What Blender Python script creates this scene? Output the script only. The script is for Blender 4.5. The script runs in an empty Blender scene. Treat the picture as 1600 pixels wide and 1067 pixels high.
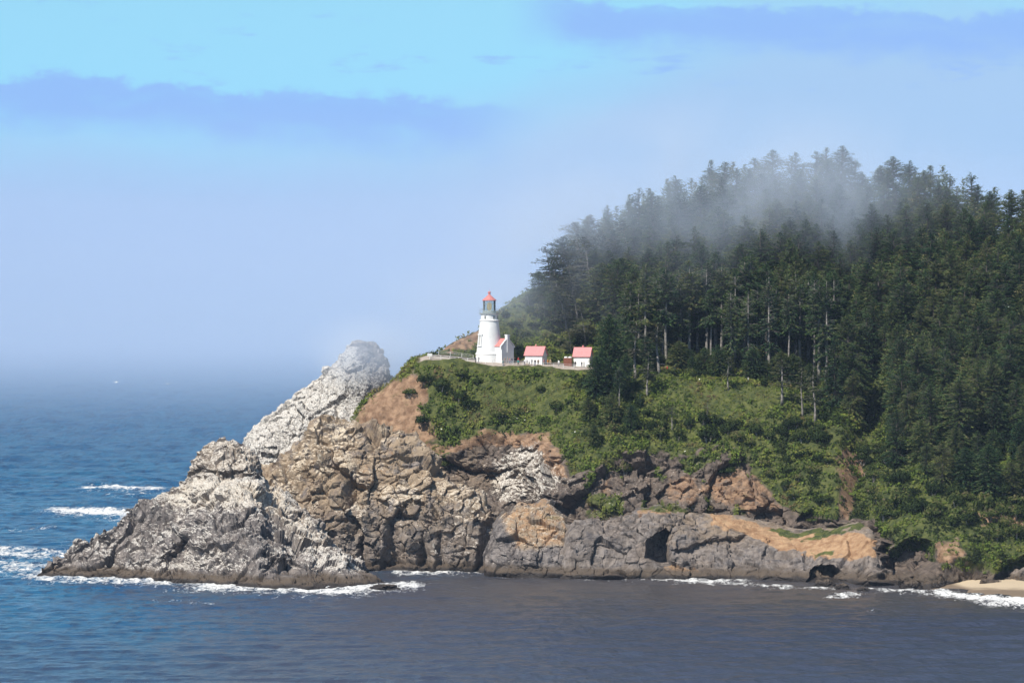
import bpy, math, random
import numpy as np
from mathutils import Vector, Matrix

# ------------------------------------------------------------------ camera, sky, sun, exposure
S = bpy.context.scene
COL = S.collection
R = math.radians
F = 5715.0                       # focal length in photo pixels (photo 1600 wide)
CAMZ = 65.0                      # viewpoint height above the sea
HOR = 492.0                      # photo row of the true horizon

cam_data = bpy.data.cameras.new('camera')
cam_data.sensor_width = 36.0
cam_data.lens = 36.0 * F / 1600.0
cam_data.shift_y = -(533.5 - HOR) / 1600.0
cam_data.clip_start = 1.0
cam_data.clip_end = 120000.0
cam = bpy.data.objects.new('camera', cam_data)
cam.location = (0, 0, CAMZ)
cam.rotation_euler = (R(90), 0, 0)
COL.objects.link(cam)
S.camera = cam

SUN_AZ = R(40)                   # to the left of straight behind the camera
SUN_EL = R(47)
SUN_DIR = Vector((-math.sin(SUN_AZ) * math.cos(SUN_EL), -math.cos(SUN_AZ) * math.cos(SUN_EL), math.sin(SUN_EL)))
sun_data = bpy.data.lights.new('sun', 'SUN')
sun_data.energy = 4.3
sun_data.angle = R(0.53)
sun_data.color = (1.0, 0.95, 0.86)
sun = bpy.data.objects.new('sun', sun_data)
sun.rotation_euler = SUN_DIR.to_track_quat('Z', 'Y').to_euler()
sun.location = (-300, -300, 600)
COL.objects.link(sun)

SKY_STRENGTH = 0.062
def build_world():
    w = bpy.data.worlds.new('World'); S.world = w; w.use_nodes = True
    nt = w.node_tree; nt.nodes.clear(); N = nt.nodes.new; L = nt.links.new
    out = N('ShaderNodeOutputWorld'); bg = N('ShaderNodeBackground'); L(bg.outputs[0], out.inputs[0])
    sky = N('ShaderNodeTexSky'); sky.sky_type = 'NISHITA'; sky.sun_disc = False
    sky.sun_elevation = SUN_EL; sky.sun_rotation = math.atan2(SUN_DIR.x, SUN_DIR.y)
    sky.air_density = 1.0; sky.dust_density = 0.3; sky.ozone_density = 2.0; sky.altitude = 60
    def math_(op, a, b=None, c=None, clamp=False):
        m = N('ShaderNodeMath'); m.operation = op; m.use_clamp = clamp
        for i, v in enumerate((a, b, c)):
            if v is None: continue
            if isinstance(v, (int, float)): m.inputs[i].default_value = v
            else: L(v, m.inputs[i])
        return m.outputs[0]
    def sstep(v, a, b):
        m = N('ShaderNodeMapRange'); m.interpolation_type = 'SMOOTHSTEP'
        m.inputs['From Min'].default_value = a; m.inputs['From Max'].default_value = b
        L(v, m.inputs['Value']); return m.outputs[0]
    def mix(fac, a, b):
        m = N('ShaderNodeMix'); m.data_type = 'RGBA'
        if isinstance(fac, (int, float)): m.inputs[0].default_value = fac
        else: L(fac, m.inputs[0])
        for i, v in ((6, a), (7, b)):
            if isinstance(v, tuple): m.inputs[i].default_value = v + (1,)
            else: L(v, m.inputs[i])
        return m.outputs[2]
    tc = N('ShaderNodeTexCoord'); sep = N('ShaderNodeSeparateXYZ'); L(tc.outputs['Generated'], sep.inputs[0])
    az = math_('MULTIPLY', math_('ARCTAN2', sep.outputs[0], sep.outputs[1]), 57.2958)   # degrees right of the view
    el = math_('MULTIPLY', math_('ARCSINE', sep.outputs[2]), 57.2958)
    def cloud_noise(sa, se, seed, detail=5, rough=0.55):
        cv = N('ShaderNodeCombineXYZ')
        L(math_('MULTIPLY', az, sa), cv.inputs[0]); L(math_('MULTIPLY', el, se), cv.inputs[1]); cv.inputs[2].default_value = seed
        n = N('ShaderNodeTexNoise'); n.inputs['Scale'].default_value = 1.0; n.inputs['Detail'].default_value = detail
        n.inputs['Roughness'].default_value = rough; L(cv.outputs[0], n.inputs['Vector']); return n.outputs[0]
    base = N('ShaderNodeVectorMath'); base.operation = 'SCALE'; L(sky.outputs[0], base.inputs[0]); base.inputs['Scale'].default_value = SKY_STRENGTH
    # clean marine air low down: bright cyan-blue
    low = math_('POWER', 2.718, math_('MULTIPLY', math_('POWER', math_('DIVIDE', math_('MAXIMUM', el, 0.0), 10.0), 2.0), -1.0))
    c = mix(math_('MULTIPLY', low, 0.97), base.outputs[0], (0.205, 0.56, 0.76))
    # pale marine layer hugging the horizon, higher towards the land
    wob = cloud_noise(0.22, 0.5, 3.0)
    rise = math_('MULTIPLY', sstep(az, -2.0, 4.5), 2.0)
    edge = math_('ADD', math_('ADD', 2.55, rise), math_('MULTIPLY', math_('SUBTRACT', wob, 0.5), 1.6))
    marine = sstep(math_('SUBTRACT', edge, el), -0.9, 0.9)
    mcol = mix(sstep(el, 0.0, 2.6), (0.262, 0.365, 0.575), (0.275, 0.425, 0.63))
    c = mix(math_('MULTIPLY', marine, 0.96), c, mcol)
    # long lavender stratus bands: one lower to seaward, one higher over the land, fainter ones all round
    wv = cloud_noise(0.8, 1.3, 7.0, 7, 0.62)
    def band(c0, lo, hi, amp, gate):
        ctr = math_('ADD', c0, math_('MULTIPLY', math_('SUBTRACT', wv, 0.5), amp))
        d = math_('SUBTRACT', el, ctr)
        up = sstep(d, hi, hi * 0.62); dn = sstep(d, -lo, -lo * 0.1)
        return math_('MULTIPLY', math_('MULTIPLY', up, dn), gate)
    g1 = sstep(az, 0.9, -1.2); g2 = sstep(az, -0.2, 1.1)
    frag = sstep(cloud_noise(0.9, 3.0, 21.0, 7, 0.65), 0.30, 0.55)
    b1 = band(math_('ADD', 2.95, math_('MULTIPLY', az, -0.055)), 0.75, 0.42, 1.1, g1)
    b2 = band(math_('ADD', 4.62, math_('MULTIPLY', az, -0.035)), 0.62, 0.36, 1.0, g2)
    wisp = math_('MULTIPLY', sstep(cloud_noise(0.5, 1.9, 15.0, 7, 0.66), 0.56, 0.70), 0.8)
    wisp = math_('MULTIPLY', wisp, sstep(el, 2.9, 3.6))
    cm = math_('MAXIMUM', math_('MULTIPLY', math_('MAXIMUM', b1, b2), math_('ADD', 0.72, math_('MULTIPLY', frag, 0.28))), wisp)
    c = mix(math_('MULTIPLY', cm, 0.92), c, (0.190, 0.350, 0.690))
    # below the horizon: plain sea-blue
    c = mix(sstep(el, 0.0, -2.0), c, (0.05, 0.10, 0.18))
    L(c, bg.inputs[0]); bg.inputs[1].default_value = 1.0
build_world()
S.view_settings.view_transform = 'Standard'
S.view_settings.look = 'None'
S.view_settings.exposure = 0.5
S.view_settings.gamma = 1.0
S.view_settings.use_curve_mapping = False
S.render.engine = 'CYCLES'
S.cycles.volume_bounces = 3
S.cycles.max_bounces = 6
S.cycles.transparent_max_bounces = 12
S.cycles.use_denoising = True
S.cycles.volume_step_rate = 1.0
S.cycles.volume_max_steps = 256

rng = np.random.default_rng(11)
rnd = random.Random(5)

# ------------------------------------------------------------------ numeric helpers
def at(px, py, Y):
    return np.array([(px - 800) * Y / F, Y, CAMZ - (py - HOR) * Y / F])
def sea_Y(py): return CAMZ * F / (py - HOR)
def to_px(P):
    return 800 + F * P[..., 0] / P[..., 1], HOR + F * (CAMZ - P[..., 2]) / P[..., 1]
def sm(v, a, b):
    t = np.clip((v - a) / (b - a), 0, 1); return t * t * (3 - 2 * t)

def _h(ix, iy, iz, seed):
    h = (ix.astype(np.uint32) * np.uint32(374761393)) ^ (iy.astype(np.uint32) * np.uint32(668265263)) ^ (iz.astype(np.uint32) * np.uint32(2147483647)) ^ np.uint32((seed * 144665 + 977) & 0xffffffff)
    h = (h ^ (h >> np.uint32(13))) * np.uint32(1274126177)
    h = (h ^ (h >> np.uint32(16))) * np.uint32(2246822519)
    return h ^ (h >> np.uint32(15))
def noise(P, scale, seed=0):
    """gradient noise, about -1..1; scale is a feature size in metres (scalar or 3)"""
    p = P / np.asarray(scale, float)
    i = np.floor(p).astype(np.int64); f = p - i
    u = f * f * f * (f * (f * 6 - 15) + 10)
    r = 0
    for dx in (0, 1):
        wx = u[..., 0] if dx else 1 - u[..., 0]
        for dy in (0, 1):
            wy = u[..., 1] if dy else 1 - u[..., 1]
            for dz in (0, 1):
                wz = u[..., 2] if dz else 1 - u[..., 2]
                h = _h(i[..., 0] + dx, i[..., 1] + dy, i[..., 2] + dz, seed)
                gx = np.where(h & 1, 1.0, -1.0); gy = np.where(h & 2, 1.0, -1.0); gz = np.where(h & 4, 1.0, -1.0)
                r = r + wx * wy * wz * (gx * (f[..., 0] - dx) + gy * (f[..., 1] - dy) + gz * (f[..., 2] - dz))
    return r
def fbm(P, scale, oct=4, seed=0, gain=0.5):
    r = 0; a = 1.0; s = np.asarray(scale, float)
    for o in range(oct):
        r = r + a * noise(P, s, seed + o * 7); a *= gain; s = s / 2.03
    return r
def ridged(P, scale, oct=3, seed=0):
    r = 0; a = 1.0; s = np.asarray(scale, float)
    for o in range(oct):
        r = r + a * (1 - np.abs(noise(P, s, seed + o * 7)) * 2.0); a *= 0.5; s = s / 2.1
    return r - 0.8
def worley(P, scale, seed=0):
    p = P / np.asarray(scale, float)
    i = np.floor(p).astype(np.int64); f = p - i
    F1 = np.full(p.shape[:-1], 9.0); F2 = F1.copy(); ID = np.zeros(p.shape[:-1])
    for dx in (-1, 0, 1):
        for dy in (-1, 0, 1):
            for dz in (-1, 0, 1):
                h = _h(i[..., 0] + dx, i[..., 1] + dy, i[..., 2] + dz, seed)
                ox = (h & np.uint32(1023)) / 1023.0; oy = ((h >> np.uint32(10)) & np.uint32(1023)) / 1023.0; oz = ((h >> np.uint32(20)) & np.uint32(1023)) / 1023.0
                d = (f[..., 0] - dx - ox) ** 2 + (f[..., 1] - dy - oy) ** 2 + (f[..., 2] - dz - oz) ** 2
                d = np.sqrt(d); nearer = d < F1
                F2 = np.where(nearer, F1, np.minimum(F2, d)); ID = np.where(nearer, (h % np.uint32(997)) / 997.0, ID); F1 = np.minimum(F1, d)
    return F1, F2, ID
def facets(P, scale, seed=0, tilt=1.0):
    """broken planes: each cell is a plane of random tilt and offset (about -1..1), plus its crack distance"""
    p = P / np.asarray(scale, float)
    i = np.floor(p).astype(np.int64); f = p - i; sh = p.shape[:-1]
    F1 = np.full(sh, 9.0); F2 = F1.copy(); V = np.zeros(sh)
    for dx in (-1, 0, 1):
        for dy in (-1, 0, 1):
            for dz in (-1, 0, 1):
                h = _h(i[..., 0] + dx, i[..., 1] + dy, i[..., 2] + dz, seed)
                vx = f[..., 0] - dx - (h & np.uint32(1023)) / 1023.0; vy = f[..., 1] - dy - ((h >> np.uint32(10)) & np.uint32(1023)) / 1023.0; vz = f[..., 2] - dz - ((h >> np.uint32(20)) & np.uint32(1023)) / 1023.0
                d = np.sqrt(vx * vx + vy * vy + vz * vz); near = d < F1
                k = h * np.uint32(2654435761); a = ((k >> np.uint32(3)) & np.uint32(255)) / 127.5 - 1; b = ((k >> np.uint32(11)) & np.uint32(255)) / 127.5 - 1; c = ((k >> np.uint32(19)) & np.uint32(255)) / 127.5 - 1; o = ((k >> np.uint32(7)) & np.uint32(127)) / 63.5 - 1
                F2 = np.where(near, F1, np.minimum(F2, d)); V = np.where(near, tilt * (a * vx + b * vy + c * vz) + 0.45 * o, V); F1 = np.minimum(F1, d)
    return V, F2 - F1
def pchip(xs, ys, xq):
    xs = np.asarray(xs, float); ys = np.asarray(ys, float); h = np.diff(xs); hh = h.reshape((-1,) + (1,) * (ys.ndim - 1))
    d = np.diff(ys, axis=0) / hh; m = np.zeros_like(ys)
    m[0] = d[0]; m[-1] = d[-1]
    a, b = d[:-1], d[1:]; ok = (a * b) > 0
    w = 2 * a * b / np.where(np.abs(a + b) < 1e-12, 1e-12, a + b)
    m[1:-1] = np.where(ok, w, 0)
    xq = np.clip(np.asarray(xq, float), xs[0], xs[-1])
    k = np.clip(np.searchsorted(xs, xq) - 1, 0, len(xs) - 2); t = (xq - xs[k]) / h[k]
    t = t.reshape((-1,) + (1,) * (ys.ndim - 1)); H = h[k].reshape(t.shape)
    return (ys[k] * (1 + 2 * t) * (1 - t) ** 2 + m[k] * H * t * (1 - t) ** 2 + ys[k + 1] * t * t * (3 - 2 * t) + m[k + 1] * H * t * t * (t - 1))
def poly(px, py, pts, soft=8.0, jit=None):
    """soft inside mask of a polygon"""
    pts = np.asarray(pts, float); x = px; y = py
    if jit is not None: x = px + jit[0]; y = py + jit[1]
    d = np.full(x.shape, 1e9); ins = np.zeros(x.shape, bool)
    n = len(pts)
    for k in range(n):
        a = pts[k]; b = pts[(k + 1) % n]; e = b - a
        t = np.clip(((x - a[0]) * e[0] + (y - a[1]) * e[1]) / (e @ e + 1e-9), 0, 1)
        d = np.minimum(d, np.hypot(x - a[0] - t * e[0], y - a[1] - t * e[1]))
        c = ((a[1] > y) != (b[1] > y)) & (x < (b[0] - a[0]) * (y - a[1]) / (b[1] - a[1] + 1e-12) + a[0])
        ins ^= c
    return sm(np.where(ins, d, -d), -soft, soft)

# ------------------------------------------------------------------ mesh and object helpers
def mesh_np(name, V, faces, smooth=False, attrs=None):
    """V (n,3); faces (m,k) int array or list of such arrays"""
    if not isinstance(faces, list): faces = [faces]
    me = bpy.data.meshes.new(name)
    me.vertices.add(len(V)); me.vertices.foreach_set('co', np.ascontiguousarray(V, np.float32).ravel())
    li = np.concatenate([f.ravel() for f in faces]); tot = np.concatenate([np.full(len(f), f.shape[1]) for f in faces])
    st = np.concatenate([[0], np.cumsum(tot)[:-1]])
    me.loops.add(len(li)); me.loops.foreach_set('vertex_index', li.astype(np.int32))
    me.polygons.add(len(tot)); me.polygons.foreach_set('loop_start', st.astype(np.int32)); me.polygons.foreach_set('loop_total', tot.astype(np.int32))
    me.update(calc_edges=True)
    me.polygons.foreach_set('use_smooth', np.full(len(tot), smooth))
    for k, v in (attrs or {}).items():
        a = me.attributes.new(k, 'FLOAT', 'POINT'); a.data.foreach_set('value', np.ascontiguousarray(v, np.float32).ravel())
    return me
def grid_faces(nr, nc):
    i = np.arange(nr - 1)[:, None] * nc + np.arange(nc - 1)[None, :]
    return np.stack([i, i + 1, i + nc + 1, i + nc], -1).reshape(-1, 4)
def link(name, me, mat=None, parent=None, loc=None):
    o = bpy.data.objects.new(name, me); COL.objects.link(o)
    if mat is not None and me is not None and len(me.materials) == 0: me.materials.append(mat)
    if parent is not None: o.parent = parent
    if loc is not None: o.location = loc
    return o
def tag(o, label=None, cat=None, group=None, kind=None):
    if label: o['label'] = label
    if cat: o['category'] = cat
    if group: o['group'] = group
    if kind: o['kind'] = kind
    return o
def empty(name, loc, rz=0.0, scale=1.0):
    o = bpy.data.objects.new(name, None); COL.objects.link(o); o.location = loc; o.rotation_euler = (0, 0, rz)
    o.scale = (scale,) * 3 if isinstance(scale, (int, float)) else scale
    o.empty_display_size = 0.3
    return o

class MB:
    """collects shapes into one mesh"""
    def __init__(s): s.v = []; s.f = []; s.mi = []; s.cur = 0
    def add(s, verts, faces):
        b = len(s.v); s.v += [tuple(p) for p in verts]; s.f += [[b + i for i in f] for f in faces]; s.mi += [s.cur] * len(faces); return s
    def box(s, c, d, rz=0.0):
        c = Vector(c); m = Matrix.Rotation(rz, 3, 'Z'); vs = []
        for x in (-.5, .5):
            for y in (-.5, .5):
                for z in (-.5, .5): vs.append(c + m @ Vector((x * d[0], y * d[1], z * d[2])))
        return s.add(vs, [(0, 1, 3, 2), (4, 6, 7, 5), (0, 4, 5, 1), (2, 3, 7, 6), (0, 2, 6, 4), (1, 5, 7, 3)])
    def lathe(s, prof, n=32, c=(0, 0, 0), cap=True):
        vs = []; fs = []; m = len(prof)
        for i in range(n):
            a = 2 * math.pi * i / n
            for r, z in prof: vs.append((c[0] + r * math.cos(a), c[1] + r * math.sin(a), c[2] + z))
        for i in range(n):
            j = (i + 1) % n
            for k in range(m - 1): fs.append((i * m + k, j * m + k, j * m + k + 1, i * m + k + 1))
        if cap:
            fs.append([i * m for i in range(n)][::-1]); fs.append([i * m + m - 1 for i in range(n)])
        return s.add(vs, fs)
    def tube(s, pts, r, n=6):
        pts = [Vector(p) for p in pts]; rs = r if isinstance(r, (list, tuple)) else [r] * len(pts); vs = []; fs = []
        for i, p in enumerate(pts):
            d = (pts[min(i + 1, len(pts) - 1)] - pts[max(i - 1, 0)]).normalized()
            u = d.orthogonal().normalized() if abs(d.z) < 0.95 else d.cross(Vector((0, 1, 0))).normalized(); w = d.cross(u)
            for k in range(n):
                a = 2 * math.pi * k / n; vs.append(p + (u * math.cos(a) + w * math.sin(a)) * rs[i])
        for i in range(len(pts) - 1):
            for k in range(n):
                l = (k + 1) % n; fs.append((i * n + k, i * n + l, (i + 1) * n + l, (i + 1) * n + k))
        fs.append(list(range(n))[::-1]); fs.append([(len(pts) - 1) * n + k for k in range(n)])
        return s.add(vs, fs)
    def mesh(s, name, smooth=False, mats=None):
        me = bpy.data.meshes.new(name); me.from_pydata(s.v, [], s.f); me.update()
        for m in (mats or []): me.materials.append(m)
        me.polygons.foreach_set('material_index', s.mi)
        if smooth: me.polygons.foreach_set('use_smooth', [True] * len(s.f))
        return me
    def build(s, name, mat, parent=None, smooth=False):
        return link(name, s.mesh(name, smooth), mat, parent)

# ------------------------------------------------------------------ material helpers
class NT:
    def __init__(s, name):
        s.m = bpy.data.materials.new(name); s.m.use_nodes = True; s.t = s.m.node_tree; s.t.nodes.clear()
        s.out = s.t.nodes.new('ShaderNodeOutputMaterial')
    def n(s, typ, **kw):
        nd = s.t.nodes.new(typ)
        for k, v in kw.items(): setattr(nd, k, v)
        return nd
    def L(s, a, b): s.t.links.new(a, b)
    def put(s, sock, v):
        if isinstance(v, bpy.types.NodeSocket): s.L(v, sock)
        elif isinstance(v, tuple) and sock.type == 'RGBA': sock.default_value = v + (1,) if len(v) == 3 else v
        else: sock.default_value = v
    def math(s, op, a, b=0.0, clamp=False):
        m = s.n('ShaderNodeMath', operation=op, use_clamp=clamp); s.put(m.inputs[0], a); s.put(m.inputs[1], b); return m.outputs[0]
    def mix(s, f, a, b):
        m = s.n('ShaderNodeMix', data_type='RGBA'); s.put(m.inputs[0], f); s.put(m.inputs[6], a); s.put(m.inputs[7], b); return m.outputs[2]
    def attr(s, name):
        return s.n('ShaderNodeAttribute', attribute_name=name).outputs['Fac']
    def step(s, v, a, b):
        m = s.n('ShaderNodeMapRange', interpolation_type='SMOOTHSTEP'); s.put(m.inputs['Value'], v)
        m.inputs['From Min'].default_value = a; m.inputs['From Max'].default_value = b; return m.outputs[0]
    def pos(s, scale=(1, 1, 1)):
        g = s.n('ShaderNodeNewGeometry'); mp = s.n('ShaderNodeMapping'); mp.inputs['Scale'].default_value = scale
        s.L(g.outputs['Position'], mp.inputs['Vector']); return mp.outputs[0]
    def noise(s, vec, scale, detail=4, rough=0.55, dist=0.0):
        n = s.n('ShaderNodeTexNoise'); s.L(vec, n.inputs['Vector']); n.inputs['Scale'].default_value = scale
        n.inputs['Detail'].default_value = detail; n.inputs['Roughness'].default_value = rough; n.inputs['Distortion'].default_value = dist; return n.outputs[0]
    def bump(s, h, strength, dist):
        b = s.n('ShaderNodeBump'); b.inputs['Strength'].default_value = strength; b.inputs['Distance'].default_value = dist; s.L(h, b.inputs['Height']); return b.outputs[0]
    def principled(s, color, rough=0.8, spec=0.3, normal=None, **kw):
        p = s.n('ShaderNodeBsdfPrincipled'); s.put(p.inputs['Base Color'], color); s.put(p.inputs['Roughness'], rough); s.put(p.inputs['Specular IOR Level'], spec)
        if normal is not None: s.L(normal, p.inputs['Normal'])
        for k, v in kw.items(): s.put(p.inputs[k], v)
        return p.outputs[0]
    def surf(s, sh): s.L(sh, s.out.inputs['Surface']); return s.m

def simple_mat(name, col, rough=0.7, var=0.12, scale=1.5, spec=0.3, metal=0.0):
    t = NT(name); v = t.pos(); n = t.noise(v, scale, 5)
    dark = tuple(c * (1 - var) for c in col); lite = tuple(min(1, c * (1 + var)) for c in col)
    return t.surf(t.principled(t.mix(t.step(n, 0.3, 0.7), dark, lite), rough, spec, **({'Metallic': metal} if metal else {})))

def rock_material():
    t = NT('coastal_rock'); v = t.pos(); vz = t.pos((1, 1, 0.45))
    g = t.n('ShaderNodeNewGeometry'); sp = t.n('ShaderNodeSeparateXYZ'); t.L(g.outputs['Normal'], sp.inputs[0]); nz = sp.outputs[2]
    ps = t.n('ShaderNodeSeparateXYZ'); t.L(g.outputs['Position'], ps.inputs[0]); z = ps.outputs[2]
    big = t.noise(v, 0.12, 4); med = t.noise(vz, 0.55, 6, 0.65); fine = t.noise(v, 2.6, 5, 0.7)
    rock = t.mix(t.step(med, 0.34, 0.66), (0.070, 0.064, 0.066), (0.245, 0.215, 0.20))
    warm = t.attr('warm')
    rock = t.mix(t.math('MULTIPLY', t.step(big, 0.45, 0.65), t.math('ADD', 0.08, t.math('MULTIPLY', warm, 0.5))), rock, (0.22, 0.15, 0.095))
    rock = t.mix(t.math('MULTIPLY', warm, t.step(t.noise(v, 0.35, 5, 0.6), 0.32, 0.6)), rock, t.mix(fine, (0.20, 0.145, 0.10), (0.44, 0.34, 0.235)))
    rock = t.mix(t.math('MULTIPLY', t.attr('dark'), 0.72), rock, t.mix(t.step(med, 0.3, 0.7), (0.052, 0.041, 0.034), (0.155, 0.112, 0.084)))
    # soil
    soil_n = t.noise(v, 0.5, 5, 0.6)
    soil = t.mix(t.step(soil_n, 0.3, 0.7), (0.17, 0.098, 0.058), (0.38, 0.245, 0.155))
    orange = t.mix(t.step(soil_n, 0.3, 0.7), (0.27, 0.155, 0.085), (0.46, 0.30, 0.175))
    def masked(a, k=1.5, lo=0.30, hi=0.72):
        return t.step(t.math('ADD', t.attr(a), t.math('MULTIPLY', t.math('SUBTRACT', t.noise(v, 0.45, 6, 0.65), 0.5), k)), lo, hi)
    c = t.mix(masked('soil'), rock, soil)
    c = t.mix(masked('orange', 1.9), c, orange)
    # grass and moss stain of the ground
    gn = t.noise(v, 0.6, 5, 0.6)
    grass = t.mix(t.step(gn, 0.3, 0.7), (0.035, 0.05, 0.016), (0.115, 0.125, 0.035))
    c = t.mix(masked('grass', 1.1), c, grass)
    # guano: splashes gathered on the upper faces of every little ledge
    gf = t.noise(v, 1.25, 5, 0.72); gs = t.noise(t.pos((1, 1, 0.5)), 2.1, 4, 0.75)
    gu = t.math('ADD', t.math('MULTIPLY', t.attr('guano'), 0.62), t.math('MULTIPLY', t.math('SUBTRACT', gf, 0.5), 0.85))
    gu = t.math('ADD', gu, t.math('MULTIPLY', t.math('SUBTRACT', gs, 0.5), 1.15))
    gu = t.math('ADD', gu, t.math('MULTIPLY', t.math('SUBTRACT', nz, 0.45), 0.28))
    gm = t.math('MULTIPLY', t.step(gu, 0.33, 0.50), t.step(t.attr('guano'), 0.02, 0.12))
    gm = t.math('MULTIPLY', gm, t.math('SUBTRACT', 1.0, t.math('MULTIPLY', t.step(t.noise(t.pos((1, 1, 0.8)), 1.9, 3, 0.8), 0.50, 0.60), 0.72)))
    white = t.mix(t.step(fine, 0.35, 0.7), (0.46, 0.42, 0.37), (0.76, 0.73, 0.68))
    white = t.mix(t.math('MULTIPLY', warm, 0.45), white, (0.62, 0.48, 0.30))
    c = t.mix(gm, c, white)
    # gravel path
    c = t.mix(masked('path', 0.3), c, t.mix(fine, (0.38, 0.32, 0.27), (0.50, 0.43, 0.37)))
    # intertidal belt: brown weed above, black wet stone below, both painted darker for undercut shade
    zz = t.math('ADD', z, t.math('MULTIPLY', t.math('SUBTRACT', t.noise(v, 0.3, 4), 0.5), 2.2))
    c = t.mix(t.math('MULTIPLY', t.step(zz, 3.6, 1.9), t.attr('tide_shade')), c, t.mix(med, (0.060, 0.046, 0.036), (0.15, 0.115, 0.085)))
    c = t.mix(t.math('MULTIPLY', t.step(zz, 1.5, 0.7), t.attr('tide_shade')), c, t.mix(med, (0.022, 0.019, 0.018), (0.055, 0.045, 0.040)))
    hgt = t.math('ADD', t.math('MULTIPLY', fine, 0.35), t.math('ADD', t.math('MULTIPLY', med, 0.8), t.math('MULTIPLY', t.noise(v, 7.0, 3, 0.7), 0.14)))
    rough = t.mix(t.step(zz, 1.6, 0.6), (0.88,) * 3, (0.5,) * 3)
    return t.surf(t.principled(c, rough, 0.25, t.bump(hgt, 0.85, 0.8)))

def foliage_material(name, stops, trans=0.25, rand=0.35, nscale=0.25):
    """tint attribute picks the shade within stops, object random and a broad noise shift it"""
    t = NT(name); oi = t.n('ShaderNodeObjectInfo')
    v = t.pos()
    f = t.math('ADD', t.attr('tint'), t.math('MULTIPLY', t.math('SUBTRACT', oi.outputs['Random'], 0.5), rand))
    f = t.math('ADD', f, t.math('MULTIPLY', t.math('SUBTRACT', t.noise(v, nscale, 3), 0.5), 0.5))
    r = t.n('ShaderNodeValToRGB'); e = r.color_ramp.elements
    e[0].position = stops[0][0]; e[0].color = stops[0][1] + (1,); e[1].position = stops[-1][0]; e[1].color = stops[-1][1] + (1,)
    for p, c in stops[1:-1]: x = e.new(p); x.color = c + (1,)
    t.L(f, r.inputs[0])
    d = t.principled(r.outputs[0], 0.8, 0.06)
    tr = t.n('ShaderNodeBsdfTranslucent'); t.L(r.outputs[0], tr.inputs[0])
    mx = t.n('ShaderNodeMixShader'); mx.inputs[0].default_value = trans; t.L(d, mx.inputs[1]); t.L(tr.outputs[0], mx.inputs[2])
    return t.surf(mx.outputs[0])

def water_material():
    t = NT('sea_water'); v = t.pos()
    n1 = t.noise(t.pos((0.35, 0.11, 1)), 1.0, 6, 0.62, 0.4); n2 = t.noise(t.pos((0.05, 0.015, 1)), 1.0, 4, 0.6); n3 = t.noise(t.pos((1.1, 0.5, 1)), 1.0, 4, 0.6)
    deep = t.mix(t.step(n2, 0.35, 0.65), (0.008, 0.085, 0.205), (0.012, 0.118, 0.235))
    c = t.mix(t.step(n1, 0.40, 0.66), deep, (0.012, 0.045, 0.11))
    c = t.mix(t.math('MULTIPLY', t.attr('bay'), 0.95), c, t.mix(n1, (0.036, 0.042, 0.070), (0.056, 0.062, 0.092)))
    sed = t.math('MULTIPLY', t.step(t.math('ADD', t.attr('sediment_reflection'), t.math('MULTIPLY', t.math('SUBTRACT', n2, 0.5), 0.9)), 0.2, 1.0), 0.8)
    c = t.mix(sed, c, t.mix(n1, (0.058, 0.053, 0.055), (0.088, 0.079, 0.076)))  # inshore silt plus the dark reflection of cliff and trees, painted in
    fo = t.attr('foam')
    fn = t.noise(t.pos((0.45, 0.16, 1)), 1.0, 7, 0.72, 0.6); fn2 = t.noise(t.pos((2.2, 0.8, 1)), 1.0, 4, 0.7)
    fm = t.math('ADD', fo, t.math('MULTIPLY', t.math('SUBTRACT', fn, 0.5), 2.6)); fm = t.math('ADD', fm, t.math('MULTIPLY', t.math('SUBTRACT', fn2, 0.5), 1.0))
    fm = t.math('MULTIPLY', t.step(fm, 0.40, 0.95), t.step(fo, 0.02, 0.15))
    c = t.mix(fm, c, (0.80, 0.80, 0.78))
    rough = t.mix(fm, t.mix(t.attr('far'), (0.22,) * 3, (0.42,) * 3), (0.9,) * 3)
    h = t.math('ADD', t.math('MULTIPLY', n1, 1.0), t.math('MULTIPLY', n3, 0.22))
    spec = t.math('SUBTRACT', 0.5, t.math('MULTIPLY', t.attr('far'), 0.28))
    return t.surf(t.principled(c, rough, spec, t.bump(h, 0.6, 1.8), IOR=1.33))

def sand_material():
    t = NT('beach_sand'); v = t.pos(); g = t.n('ShaderNodeNewGeometry'); ps = t.n('ShaderNodeSeparateXYZ'); t.L(g.outputs['Position'], ps.inputs[0])
    n = t.noise(v, 1.2, 5); c = t.mix(n, (0.48, 0.38, 0.26), (0.58, 0.47, 0.33))
    wet = t.step(t.math('ADD', ps.outputs[2], t.math('MULTIPLY', t.math('SUBTRACT', t.noise(v, 0.15, 3), 0.5), 0.6)), 0.95, 0.55)
    c = t.mix(wet, c, (0.20, 0.15, 0.105))
    return t.surf(t.principled(c, 0.85, 0.2, t.bump(n, 0.3, 0.2)))

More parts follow.
